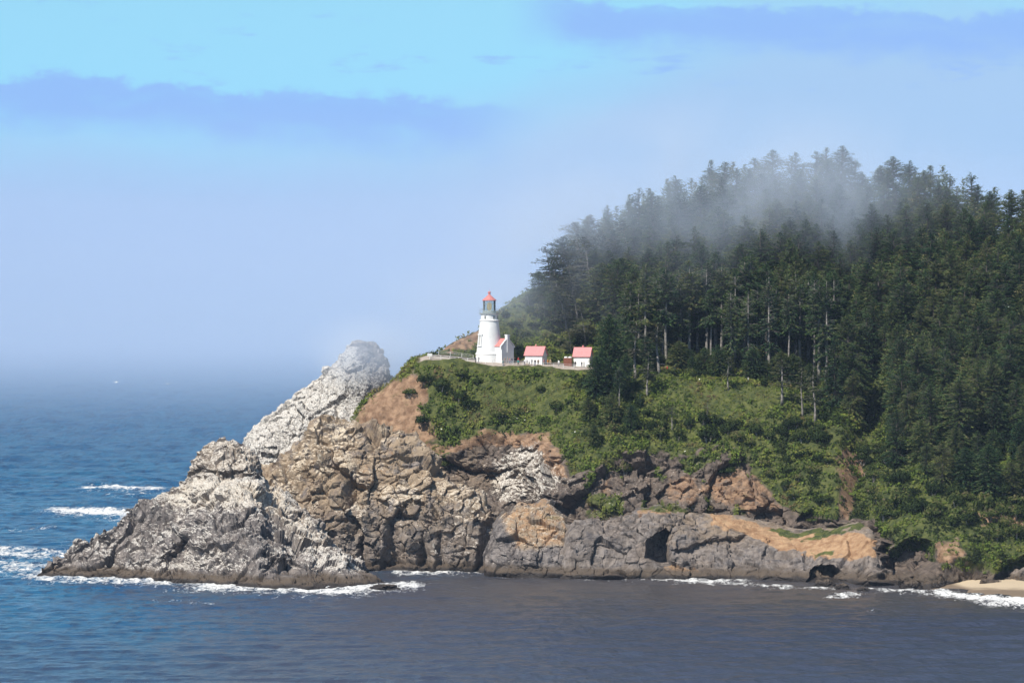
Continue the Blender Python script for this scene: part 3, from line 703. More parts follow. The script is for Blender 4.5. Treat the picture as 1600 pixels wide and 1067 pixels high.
# ---- sea ------------------------------------------------------------
FOAM = [ # px0, py0, px1, py1, half height px, strength
 (60,902,120,900,5,0.9),(20,890,80,900,8,0.75),(110,905,260,907,5,0.85),(180,909,330,913,5,0.8),(320,913,470,921,7,1.0),(440,922,560,925,5,0.95),(540,922,640,916,5,0.95),(260,921,420,930,3,0.45),(240,938,330,942,2,0.4),
 (0,862,100,868,7,0.72),(0,880,60,884,6,0.7),(95,798,205,802,5,1.05),(140,763,245,764,3,0.9),(175,776,235,772,2,0.5),(105,848,180,845,2,0.5),(20,828,75,824,2,0.5),(150,815,200,812,2,0.5),
 (625,894,740,893,3,0.95),(655,888,700,890,5,0.9),(785,897,830,896,2.5,0.9),(570,890,640,894,2,0.6),(740,895,900,903,1.6,0.5),(905,905,1010,906,1.6,0.5),(1035,903,1070,905,3,0.95),(1060,907,1160,908,3,0.9),(1100,911,1230,918,2.5,0.8),(1230,919,1300,920,2,0.6),
 (1300,931,1335,928,2.5,0.85),(1350,921,1440,926,2.5,0.75),(1430,926,1490,928,2,0.7),(1470,928,1540,935,3.5,1.0),(1530,935,1620,941,4.5,1.1),(1600,941,1800,955,5,1.1),(1355,955,1370,955,1.2,0.6),
 (180,597,184,597,1.2,0.9),(258,600,266,600,1.2,0.9),(55,573,59,573,1.0,0.9)]
def build_sea():
    Y = np.concatenate([np.arange(250, 640, 20.0), CAMZ * F / (np.arange(1070, 505, -0.85) - HOR), np.array([34000, 42000, 60000.0])])
    px = np.concatenate([np.arange(-1800, -60, 30.0), np.arange(-60, 1680, 5.4), np.arange(1680, 3400, 30.0)])
    X = (px[None, :] - 800) * Y[:, None] / F; P = np.stack([X, np.repeat(Y[:, None], len(px), 1), 0 * X], -1)
    py = HOR + F * CAMZ / Y[:, None] + 0 * X; qx = np.repeat(px[None, :], len(Y), 0)
    foam = np.zeros_like(X)
    for (x0, y0, x1, y1, w, s) in FOAM:
        ex, ey = x1 - x0, y1 - y0; t = np.clip(((qx - x0) * ex + (py - y0) * ey) / (ex * ex + ey * ey), 0, 1)
        d = np.hypot((qx - x0 - t * ex) * 0.28, py - y0 - t * ey) / (w * 1.45)
        foam = np.maximum(foam, 0.88 * s * np.exp(-d * d * 0.8))
    near = sm(P[..., 1], 5200, 1200); lod = np.clip(P[..., 1] / 900, 1, 4) ** 1.5
    wave = 0.50 * fbm(P * np.array([1, 1, 0]), (42, 14, 1), 4, 900, 0.6) + 0.22 * fbm(P * np.array([1, 1, 0]), (9, 4.5, 1), 3, 910, 0.6)
    P[..., 2] = wave * near * lod + near * foam * (0.45 + 0.5 * fbm(P * np.array([1, 1, 0]), (2.5, 5, 1), 2, 920)) - 0.05
    sed = np.maximum(sm(qx, 380, 900) * sm(py, 1010, 915) * 0.95, 0.45 * sm(qx, 300, 620) * sm(py, 985, 930)); sed = np.maximum(sed, 0.55 * sm(qx, 60, 260) * sm(py, 960, 910) * sm(py, 780, 840))
    bay = np.clip(sm(qx, 120, 700) * sm(py, 840, 930) + 0.55 * sm(py, 930, 1060), 0, 1)
    at_ = dict(foam=foam.ravel(), sediment_reflection=sed.ravel(), bay=bay.ravel(), far=sm(P[..., 1], 900, 2600).ravel())
    o = link('sea', mesh_np('sea', P.reshape(-1, 3), grid_faces(len(Y), len(px)), True, at_), M['sea']); tag(o, 'open sea, blue offshore and grey-brown inshore', kind='structure')
build_sea()

# ------------------------------------------------------------------ plants
def cards(C, D, Nn, length, width, tint, fold=0.25):
    """kite-shaped leaf sprays: centres C, directions D, up vectors Nn"""
    D = D / np.maximum(np.linalg.norm(D, axis=1, keepdims=True), 1e-9)
    S_ = np.cross(D, Nn); S_ = S_ / np.maximum(np.linalg.norm(S_, axis=1, keepdims=True), 1e-9); U = np.cross(S_, D)
    l = length[:, None]; w = width[:, None]
    a = C - D * l * 0.5; b = C + S_ * w * 0.5 - U * w * fold - D * l * 0.05; c = C + D * l * 0.5; d = C - S_ * w * 0.5 - U * w * fold - D * l * 0.05
    V = np.stack([a, b, c, d], 1).reshape(-1, 3); n = len(C)
    q = np.arange(n)[:, None] * 4
    f = np.concatenate([q + np.array([[0, 1, 2]]), q + np.array([[0, 2, 3]])], 0)
    return V, f, np.repeat(tint, 4)
def merge(parts):
    V = []; Fs = []; T_ = []; b = 0
    for v, f, t in parts: V.append(v); Fs.append(f + b); T_.append(t); b += len(v)
    return np.concatenate(V), np.concatenate(Fs), np.concatenate(T_)

def conifer(seed, H, cb, Rm, taper=0.75, nb=120, droop=0.25, lean=(0, 0), onesided=0.0, gaps=0.0, size=1.0, crook=0.0, rounded=0.0, flat=0.0):
    g = np.random.default_rng(seed)
    tr = MB(); zz = np.linspace(0, H * 0.985, 9)
    sway = [(lean[0] * (z / H) ** 1.6 * H + crook * math.sin(z * 0.35 + seed), lean[1] * (z / H) ** 1.6 * H) for z in zz]
    r0 = 0.016 * H + 0.05
    tr.tube([(x, y, z - (0.8 if i == 0 else 0)) for i, ((x, y), z) in enumerate(zip(sway, zz))], [r0 * (1 - 0.93 * (z / H)) * (1.35 if i == 0 else 1) for i, z in enumerate(zz)], 6)
    Cs = []; Ds = []; Ns = []; Ls = []; Ws = []; Ts = []
    holes = g.uniform(0, 1, (6, 2))
    for i in range(nb):
        t = (i + g.uniform(0, 1)) / nb; t = t ** 0.9; az = i * 2.39996 + g.normal(0, 0.35)
        if gaps and any(abs(t - h[0]) < 0.08 * gaps and math.cos(az - h[1] * 6.283) > 0.1 for h in holes): continue
        z = H * (cb + (0.985 - cb) * t)
        prof = max((1 - t), 0.0) ** taper * min(1.0, 0.45 + t / 0.22) * (1 + 0.18 * math.sin(t * 23 + seed))
        if rounded: prof = prof * (1 - rounded) + rounded * math.sqrt(max(0, 1 - (2 * t - 1) ** 2)) * 0.95
        prof *= min(1.0, (1.02 - t) / 0.20)
        L = Rm * prof * g.uniform(0.62, 1.15) * (1 + onesided * math.cos(az)) + 0.25
        if L < 0.3: continue
        rise = (0.55 * t - droop * (1 - t)) * (1 - flat) + g.normal(0, 0.09)
        d = np.array([math.cos(az), math.sin(az), rise]); x0 = np.interp(z, zz, [s[0] for s in sway]); y0 = np.interp(z, zz, [s[1] for s in sway])
        n = max(3, int(L * 3.6 / size))
        s = np.sqrt(np.linspace(0.03, 1, n)) * L
        p = np.array([x0, y0, z]) + d[None] * s[:, None]; p[:, 2] += -0.07 * s * s * droop * 2.2 + g.normal(0, 0.10, n) * size; p[:, :2] += g.normal(0, 0.16, (n, 2)) * size
        side = np.array([-math.sin(az), math.cos(az), 0])[None] * (g.uniform(-0.95, 0.95, n))[:, None]
        dd = d[None] + side; dd[:, 2] += g.normal(-0.08, 0.28, n)
        Cs.append(p); Ds.append(dd); Ns.append(np.stack([g.normal(0, 0.35, n), g.normal(0, 0.35, n), np.ones(n)], 1))
        q_ = size * (1.0 - 0.45 * t); Ls.append(g.uniform(0.7, 1.35, n) * q_); Ws.append(g.uniform(0.34, 0.62, n) * q_)
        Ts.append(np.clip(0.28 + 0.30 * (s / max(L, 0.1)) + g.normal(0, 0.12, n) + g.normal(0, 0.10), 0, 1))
        if L > 1.3 and (i % 3 == 0 or gaps): tr.tube([(x0, y0, z), tuple(np.array([x0, y0, z]) + d * L * 0.55), tuple(np.array([x0, y0, z]) + d * L * 0.9 + np.array([0, 0, -0.07 * L * L * droop]))], [0.05 + 0.004 * L, 0.035, 0.015], 3)
    # dead stubs on the bare stem
    for k in range(int(10 * cb)):
        z = H * cb * g.uniform(0.35, 1.0); az = g.uniform(0, 6.283); l = g.uniform(0.4, 1.6)
        x0 = np.interp(z, zz, [s_[0] for s_ in sway]); y0 = np.interp(z, zz, [s_[1] for s_ in sway])
        tr.tube([(x0, y0, z), (x0 + math.cos(az) * l, y0 + math.sin(az) * l, z - 0.1 * l)], [0.04, 0.012], 3)
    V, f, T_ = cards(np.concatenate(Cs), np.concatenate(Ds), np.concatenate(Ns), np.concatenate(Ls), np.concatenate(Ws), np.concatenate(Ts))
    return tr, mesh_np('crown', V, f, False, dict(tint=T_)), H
def bush_mesh(seed, n=420, stretch=1.0, size=0.42):
    g = np.random.default_rng(seed)
    lobes = [(g.uniform(-0.5, 0.5), g.uniform(-0.5, 0.5), g.uniform(0.25, 0.6), g.uniform(0.35, 0.6)) for _ in range(5)] + [(0, 0, 0.55, 0.6)]
    C = []; Nn = []
    for k in range(n):
        x, y, z, r = lobes[k % len(lobes)]
        d = g.normal(0, 1, 3); d[2] = abs(d[2]) * 0.9 - 0.15; d /= np.linalg.norm(d); rr = r * g.uniform(0.72, 1.08)
        C.append((x + d[0] * rr, y + d[1] * rr, max(0.02, (z + d[2] * rr) * stretch))); Nn.append(d + g.normal(0, 0.45, 3))
    C = np.array(C); Nn = np.array(Nn); D = g.normal(0, 1, (n, 3)); D -= Nn * np.sum(D * Nn, 1, keepdims=True) / np.sum(Nn * Nn, 1, keepdims=True)
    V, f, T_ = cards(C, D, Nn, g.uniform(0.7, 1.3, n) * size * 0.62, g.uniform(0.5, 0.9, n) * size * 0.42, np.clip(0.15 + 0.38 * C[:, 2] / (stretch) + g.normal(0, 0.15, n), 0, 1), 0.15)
    st = MB()
    for k in range(5):
        x, y, z, r = lobes[k]; st.tube([(x * 0.15, y * 0.15, -0.15), (x * 0.6, y * 0.6, z * 0.6 * stretch), (x, y, z * stretch)], [0.035, 0.025, 0.012], 4)
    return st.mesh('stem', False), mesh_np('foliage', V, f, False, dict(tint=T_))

KINDS = {}
def kind(name, mats, *args, **kw):
    tr, crown, H = conifer(*args, **kw)
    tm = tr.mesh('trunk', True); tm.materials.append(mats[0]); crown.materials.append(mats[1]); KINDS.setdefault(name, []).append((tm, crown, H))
nd = (M['bark'], M['needles']); dk = (M['darkbark'], M['needles']); np_ = (M['bark'], M['needles_pale'])
for k in range(8): kind('dense', dk, 100 + k, 21.0, 0.04, 4.6 + 0.4 * (k % 4), 0.50 + 0.08 * (k % 2), 430, 0.26 + 0.08 * (k % 3), size=0.95, rounded=0.22 + 0.10 * (k % 4), gaps=0.5, crook=0.1)
for k in range(8): kind('edge', nd, 120 + k, 26.0, 0.20 + 0.05 * ((k * 3) % 8), 3.6 + 0.4 * (k % 2), 0.55, 330, 0.30, size=0.95, gaps=0.8, crook=0.12, rounded=0.25)
for k in range(4): kind('wind', np_, 140 + k, 16.0, 0.20, 4.4, 0.45, 170, 0.05, size=1.15, lean=(0.10 + 0.03 * k, 0.02), onesided=0.45, gaps=1.3, flat=0.55, rounded=0.35)
for k in range(3): kind('slim', np_, 160 + k, 14.0, 0.38, 2.0, 0.6, 70, 0.2, gaps=1.0, size=0.9, crook=0.2, rounded=0.3)
for k in range(3): kind('broad', dk, 180 + k, 15.0, 0.03, 5.4, 0.55, 360, 0.22, size=1.15, rounded=0.55)
BUSH = []
for k in range(6):
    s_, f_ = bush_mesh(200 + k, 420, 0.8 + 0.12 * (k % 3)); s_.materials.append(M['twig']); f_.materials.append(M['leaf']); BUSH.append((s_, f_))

n_tree = [0]
def tree(kindname, pos, height, label, group=None, width=1.0, name='spruce_tree', rz=None, variant=None):
    ks = KINDS[kindname]; tm, cm, H = ks[variant % len(ks) if variant is not None else n_tree[0] % len(ks)]; n_tree[0] += 1
    s = height / H; e = empty(name, pos, rnd.uniform(0, 6.283) if rz is None else rz, (s * width, s * width, s))
    link('trunk', tm, None, e); link('crown', cm, None, e); return tag(e, label, 'tree', group)
def bush(pos, h, w, label, group=None):
    s_, f_ = BUSH[rnd.randrange(len(BUSH))]; e = empty('shrub', pos, rnd.uniform(0, 6.283), (w * 0.55, w * 0.55, h))
    link('stem', s_, None, e); link('foliage', f_, None, e); return tag(e, label, 'shrub', group)

# ---- forest: poisson scatter over the upper and right-hand slopes ---------
taken = []
g0 = np.random.default_rng(3)
def free(p, r):
    for q in taken:
        if (q[0] - p[0]) ** 2 + (q[1] - p[1]) ** 2 < r * r: return False
    taken.append((p[0], p[1])); return True
# trees one can single out first
tree('slim', spot(1578, 1072), 15.0, 'lone tufted spruce with a bare stem on the right skyline', None, 1.25, variant=1, rz=1.0)
taken.append(tuple(spot(1578, 1072)[:2]))
tree('dense', spot(1528, 1074), 19.0, 'pale spruce standing clear of its neighbours on the right skyline', None, 0.9, variant=2)
taken.append(tuple(spot(1528, 1074)[:2]))
tree('wind', spot(925, 1012), 21.0, 'tall open windswept spruce with layered branches on the seaward skyline', None, 1.15, name='windswept_spruce', variant=0, rz=2.9)
tree('wind', spot(862, 1024), 13.0, 'windswept spruce farthest down the seaward skyline, just above the lighthouse slope', None, 1.2, name='windswept_spruce', variant=1, rz=2.9)
tree('wind', spot(958, 1022), 20.0, 'windswept spruce next inland from the tall layered one', None, 1.1, name='windswept_spruce', variant=2, rz=2.6)
tree('wind', spot(885, 1000), 12.0, 'grey bushy windswept spruce below the seaward skyline', None, 1.3, name='windswept_spruce', variant=3, rz=3.2)
tree('wind', spot(915, 994), 11.0, 'pale leaning spruce on the grass slope above the second pink-roofed hut', None, 1.2, name='windswept_spruce', variant=1, rz=3.4)
for p in ((925,1012),(862,1024),(958,1022),(885,1000),(915,994)): taken.append(tuple(spot(*p)[:2]))
for i, (px, Y, h) in enumerate([(842,1012,9),(852,1002,8),(872,1014,12),(880,1026,15),(896,1020,15),(908,1030,18),(940,1006,16),(902,1004,12),(945,1034,20),(868,1002,9),(826,1010,6),(930,1024,19),(972,1008,18),(985,1030,21),(893,990,8)]):
    p = spot(px, Y, -0.3); taken.append(tuple(p[:2]))
    tree('wind' if i % 3 else 'broad', p, h, 'windswept spruce in the ragged grove on the seaward shoulder of the hill', 'grove on the seaward shoulder', g0.uniform(1.0, 1.4), 'windswept_spruce', rz=g0.uniform(2.5, 3.5))
# foreground clump right of the huts
for i, (px, Y, h, k, w, lab) in enumerate([
    (952, 968, 15, 'broad', 0.85, 'dark bushy spruce rising beside the right pink-roofed hut'),
    (932, 955, 11, 'broad', 0.9, 'low dark spruce on the slope just below the right hut'),
    (968, 950, 12, 'edge', 1.2, 'dark spruce in the clump downhill of the right hut'),
    (940, 959, 11, 'broad', 0.8, 'middle dark spruce of the cluster running downhill from the right hut'),
    (956, 945, 9, 'broad', 0.9, 'squat dark spruce low in the cluster downhill of the right hut'),
    (918, 948, 6.5, 'broad', 0.9, 'small dark spruce on the grass below and left of the right hut'),
    (978, 955, 11, 'broad', 0.75, 'dark spruce at the inland side of the cluster below the right hut'),
    (986, 941, 7.5, 'broad', 0.9, 'lowest dark spruce of the cluster, near the cliff-top thicket'),
    (928, 939, 6, 'broad', 0.9, 'small round dark spruce just above the cliff edge below the hut'),
    (993, 962, 15, 'slim', 1.6, 'slim pale-stemmed spruce right of the dark clump by the hut'),
    (1012, 955, 12, 'slim', 1.5, 'second slim pale-stemmed spruce right of the dark clump by the hut'),
    (1028, 966, 14, 'slim', 1.7, 'slim spruce beside the path where the bare trunks begin'),
    (1222, 953, 12, 'slim', 1.9, 'small open spruce with a pale stem under the tall forest edge'),
    (1272, 948, 14, 'slim', 1.5, 'thin bare-stemmed spruce on the slope at the dark ravine edge'),
    (1253, 950, 13, 'slim', 1.3, 'thin spruce left of the ravine among pale bare stems'),
    (1138, 958, 9, 'slim', 1.5, 'small thin spruce alone on the bright grass below the path'),
    (1105, 945, 6, 'slim', 1.3, 'stunted pale snag-like spruce on the middle of the grass slope'),
    (1050, 942, 7, 'slim', 1.4, 'stunted thin spruce above the dark cliff shrubs'),
    ]):
    tree(k, spot(px, Y, -0.3), h, lab, None, w, variant=i); taken.append(tuple(spot(px, Y)[:2]))
g = np.random.default_rng(77)
# forest edge with bare trunks
EDGE = 0
for px in np.linspace(975, 1300, 44):
    px = px + g.normal(0, 3); Y = 985 + g.uniform(-6, 10) - 0.06 * max(0, px - 1180)
    p = spot(px, Y, -0.3)
    if free(p, 2.2):
        tree('edge', p, g.uniform(22, 29) * (0.8 if px < 1000 else 1), 'tall spruce with long bare trunk at the front edge of the forest above the path', 'bare-trunked trees at the forest edge', g.uniform(0.85, 1.15)); EDGE += 1
for px in np.linspace(968, 1300, 30):
    px = px + g.normal(0, 5); p = spot(px, 977 + g.uniform(-3, 6) - 0.06 * max(0, px - 1180), -0.3)
    tree('broad', p, g.uniform(3.5, 9.5), 'young bushy spruce in the undergrowth at the foot of the bare trunks', 'young trees at the forest edge', g.uniform(0.8, 1.3))
# scatter of forest sites; the ones that show largest become trees, the rest one mass far up the slope
sites = []
for _ in range(16000):
    px = g.uniform(900, 1680); Y = g.uniform(992, 1092)
    lim = np.interp(px, [880, 940, 980, 1040], [1022, 1008, 996, 992])
    if Y < lim or (px < 960 and g.uniform() < 0.4): continue
    p = spot(px, Y, -0.4)
    if free(p, 4.9 + 0.012 * (Y - 990)): sites.append((px, Y, p, g.uniform(17.5, 23.5) * np.interp(px, [880, 1000, 1700], [0.66, 1.0, 1.0]), 0))
for _ in range(6000):
    px = g.uniform(1300, 1690); Y = g.uniform(893, 992)
    t0 = np.interp(px, [1300, 1350, 1400, 1450, 1500, 1600, 1700], [956, 950, 914, 899, 896, 896, 894])
    if Y < t0 or poly(np.array([px]), np.array([to_px(np.array(spot(px, Y)))[1]]), [(1335,640),(1405,640),(1400,740),(1330,740)], 2)[0] > 0.5: continue
    p = spot(px, Y, -0.4)
    if free(p, 5.2): sites.append((px, Y, p, g.uniform(8, 12.5) if Y < 912 else g.uniform(13, 20), 1 if Y < 912 else 2))
# how much of each crown shows: fewest neighbours hiding it
def shown(s_):
    px, Y, p, h, k = s_; x0, y0 = to_px(np.array([p.x, p.y, p.z + h * 0.9])); hid = 0
    for q in sites:
        if q[1] < Y - 2:
            xq, yq = to_px(np.array([q[2].x, q[2].y, q[2].z + q[3] * 0.95]))
            if abs(xq - x0) < 20 and yq < y0 + 10: hid += 1
    return hid
rank = sorted(range(len(sites)), key=lambda i: (shown(sites[i]) + (40 if sites[i][0] > 1640 else 0)))
keep = set(rank[:270]); mass = []
for i, (px, Y, p, h, k) in enumerate(sites):
    if i not in keep: mass.append((p, h)); continue
    wdt = g.uniform(0.85, 1.25)
    if k == 1: tree('broad' if g.uniform() < 0.55 else 'dense', p, h, 'spruce low on the right slope above the beach shrubs', 'low trees above the beach', wdt)
    elif k == 2:
        z_ = 'just above the low beach trees' if Y < 935 else ('midway up the lower right slope beyond the ravine' if Y < 965 else 'at the top of the lower right slope beyond the ravine')
        tree('dense', p, h, 'dark spruce ' + z_, 'trees ' + z_, wdt)
    elif px < 1340 and Y > 1045: tree('dense', p, h, 'spruce in the fog-veiled wood on the crest of the hill', 'trees on the fog-veiled crest', wdt)
    elif px > 1340:
        z_ = ('on the right skyline' if Y > 1058 else 'high on the right slope below the skyline') + (', toward the photo edge' if px > 1480 else ', above the ravine')
        tree('dense', p, h, 'dark spruce ' + z_, 'trees ' + z_, wdt)
    else:
        z_ = ('just behind the bare-trunked forest edge' if Y < 1018 else 'midway between bare-trunked edge and foggy crest') + (', on the seaward half' if px < 1140 else ', on the inland half')
        tree('dense', p, h, 'dark spruce ' + z_, 'trees ' + z_, wdt)
for _ in range(1500):                 # the wood goes on along the shore beyond the picture
    px = g.uniform(1690, 2140); Y = g.uniform(905, 1088); p = spot(px, Y, -0.4)
    if free(p, 8.0): mass.append((p, g.uniform(13, 20)))
if mass:
    _, far_crown, Hf = conifer(990, 22.0, 0.05, 4.8, 0.6, 100, 0.3, size=1.7)
    v0 = np.empty(len(far_crown.vertices) * 3, np.float32); far_crown.vertices.foreach_get('co', v0); v0 = v0.reshape(-1, 3)
    f0 = np.array([tuple(q.vertices) for q in far_crown.polygons]); t0_ = np.empty(len(v0), np.float32); far_crown.attributes['tint'].data.foreach_get('value', t0_)
    parts = []
    for p, h in mass:
        a = g.uniform(0, 6.283); ca, sa = math.cos(a), math.sin(a); k = h / Hf; w = k * g.uniform(0.9, 1.2)
        parts.append((np.stack([(v0[:, 0] * ca - v0[:, 1] * sa) * w + p.x, (v0[:, 0] * sa + v0[:, 1] * ca) * w + p.y, v0[:, 2] * k + p.z], 1), f0, np.clip(t0_ + g.normal(0, 0.1), 0, 1)))
    V, f, T_ = merge(parts); o = link('forest', mesh_np('forest', V, f, False, dict(tint=T_)), M['needles']); tag(o, 'half-hidden spruces filling the wood behind the nearer trees', 'forest', kind='stuff')
cnt = len(sites)
# ---- shrubs one can make out
SHR = [
 (665,600,3,5,'dark shrubs on the seaward slope under the lighthouse'),(690,610,3,6,0),(716,622,3.2,6,0),(735,640,3,5,0),(660,664,3,5,0),(700,655,3,6,0),(745,600,2,4,0),(780,655,2.6,6,0),(810,650,2.4,5,0),(845,612,2,4,0),(870,640,2.6,6,0),(720,590,2.4,5,0),(640,620,2,4,0),
]
def near_Y(px, py):
    """nearest land distance seen at a photo point"""
    k = int(np.clip(np.searchsorted(HPX, px), 0, len(HPX) - 1)); col = HP[20:_top, k]; _, q = to_px(col)
    i = np.argmax(q < py); return float(col[i, 1])
for (px, py, h, w, _) in SHR:
    bush(spot(px, near_Y(px, py), -0.2), h, w, 'dark rounded shrub on the grassy slope below the lighthouse path', 'shrubs below the lighthouse')
def scatter_bushes(n, pts, hh, ww, label, group, r=2.2):
    pts = np.array(pts, float); lo, hi = pts.min(0), pts.max(0); c = 0
    for _ in range(n * 14):
        if c >= n: break
        px, py = g.uniform(lo[0], hi[0]), g.uniform(lo[1], hi[1])
        if poly(np.array([px]), np.array([py]), pts, 1)[0] < 0.5: continue
        Y = near_Y(px, py); p = spot(px, Y, -0.25)
        if free((p[0], p[1] ), r): bush(p, g.uniform(*hh), g.uniform(*ww), label, group); c += 1
scatter_bushes(46, [(905,610),(960,590),(1010,640),(1060,660),(1160,660),(1290,650),(1310,690),(1180,705),(1050,700),(960,700),(915,690)], (1.8, 3.8), (3, 6), 'shrub in the dense thicket along the top of the dark cliff', 'thicket above the dark cliff')
scatter_bushes(34, [(1360,800),(1420,770),(1500,760),(1620,740),(1640,850),(1560,850),(1500,835),(1440,830),(1375,840)], (2.2, 4.5), (4, 7), 'bright green shrub on the low bank above the beach', 'shrubs above the beach')
scatter_bushes(16, [(1190,720),(1290,700),(1300,780),(1260,800),(1215,785)], (1.2, 2.4), (3, 5), 'shrub on the green cliff tongue left of the red landslip', 'shrubs on the cliff tongue')
scatter_bushes(26, [(775,500),(830,470),(900,470),(960,520),(930,545),(880,540),(810,535)], (1.5, 3.2), (3, 5.5), 'shrub on the hillside behind the lighthouse and huts', 'shrubs behind the lighthouse')
scatter_bushes(30, [(965,575),(1060,565),(1200,575),(1290,590),(1290,640),(1180,600),(1060,590),(985,600)], (1.2, 2.8), (2.4, 4.5), 'shrub along the path under the bare trunks', 'shrubs along the path')
scatter_bushes(14, [(1340,700),(1400,690),(1420,760),(1370,800)], (2, 4), (4, 6), 'shrub on the right bank of the ravine', 'shrubs beside the ravine')

# ---- ground cover: grass tussocks, bracken and low scrub, uncountable ------
def ground_cover():
    g = np.random.default_rng(5)
    w = HA['grass'].copy(); w[_top:] = 0; w[:25] = 0; w[:, HPX > 1720] = 0
    qx, qy = to_px(HP)
    up = HT[:, None] + 0 * qx
    cell = np.linalg.norm(np.cross(np.gradient(HP, axis=0), np.gradient(HP, axis=1)), axis=-1)
    w = np.where(w > 0.35, w, 0) * cell * np.where(up > 6.6, 0.35, 1.0)
    w = np.where((up > 4.78) & (up < 6.05) & (qx > 655) & (qx < 945), 0, w)
    w = w * (1 - poly(qx, qy, [(735,530),(940,540),(940,585),(735,575)], 3) * (up > 5) * (up < 6))
    k = g.choice(w.size, 25000, p=(w / w.sum()).ravel()); P0 = HP.reshape(-1, 3)[k]; N0 = HN.reshape(-1, 3)[k]; ux, uy = qx.ravel()[k], qy.ravel()[k]
    bright = poly(ux, uy, [(735,612),(800,598),(890,592),(900,615),(840,660),(760,640)], 10) * 0.9 + poly(ux, uy, [(1040,590),(1200,598),(1240,625),(1120,650),(1060,640)], 12) * 0.8
    tall = np.clip(0.8 + 0.9 * sm(fbm(P0, 7.0, 2, 31), -0.1, 0.5) - 0.5 * np.clip(bright, 0, 1), 0.35, 2.0)
    m = 9; n = len(k)
    d = g.normal(0, 1, (n, m, 3)); d += N0[:, None] * 0.9; d[..., 2] += 0.4; d /= np.linalg.norm(d, axis=-1, keepdims=True)
    r = (0.25 + 0.55 * g.uniform(0, 1, (n, m, 1))) * tall[:, None, None]
    C = P0[:, None] + d * r; Nn = d + g.normal(0, 0.5, (n, m, 3)); D = g.normal(0, 1, (n, m, 3)); D[..., 2] = np.abs(D[..., 2])
    pat = fbm(P0, 6.0, 3, 41); dry = sm(ux, 700, 640) * 0.35 + poly(ux, uy, [(690,540),(760,510),(760,545)], 10) * 0.3
    ti = np.clip(0.40 + 0.46 * pat + 0.16 * np.clip(bright, 0, 1) + dry - 0.08 * (tall > 1.3) - 0.16 * sm(ux, 1260, 1340), 0.02, 1)[:, None] + g.normal(0, 0.10, (n, m))
    V, f, T_ = cards(C.reshape(-1, 3), D.reshape(-1, 3), Nn.reshape(-1, 3), (g.uniform(0.45, 0.85, (n, m)) * tall[:, None] ** 0.6).ravel(), (g.uniform(0.25, 0.45, (n, m)) * tall[:, None] ** 0.6).ravel(), np.clip(ti, 0, 1).ravel(), 0.15)
    o = link('ground_cover', mesh_np('ground_cover', V, f, False, dict(tint=T_)), M['cover']); tag(o, 'grass, bracken and low scrub covering the headland slopes', 'ground cover', kind='stuff')
    # white umbels of cow parsnip
    fl = poly(ux, uy, [(790,640),(850,640),(850,675),(790,675)], 12) + poly(ux, uy, [(890,665),(935,665),(940,720),(900,710)], 10) + poly(ux, uy, [(640,650),(680,650),(700,680),(640,680)], 8) * 0.6 + poly(ux, uy, [(1060,590),(1110,590),(1110,610),(1060,608)], 6) * 0.5 + poly(ux, uy, [(1130,690),(1200,690),(1200,740),(1140,730)], 8) * 0.3
    sel = np.where(g.uniform(0, 1, n) < np.clip(fl, 0, 1) * 0.05 + 0.0006)[0]
    C = P0[sel] + np.array([0, -0.3, 1.1]) * tall[sel][:, None]; q = len(sel)
    D = g.normal(0, 1, (q, 3)); D[:, 2] *= 0.3; Nn = np.tile(np.array([[-0.2, -0.6, 0.8]]), (q, 1)) + g.normal(0, 0.2, (q, 3))
    V, f, T_ = cards(C, D, Nn, g.uniform(0.3, 0.6, q), g.uniform(0.3, 0.6, q), np.zeros(q), 0.05)
    o = link('wild_flowers', mesh_np('wild_flowers', V, f, False), M['flower']); tag(o, 'white flower heads dotted over the green slope', 'flowers', kind='stuff')
ground_cover()
print('SITES', len(sites), 'MASS', len(mass)); print('TREES', n_tree[0], 'edge', EDGE, 'scatter', cnt)

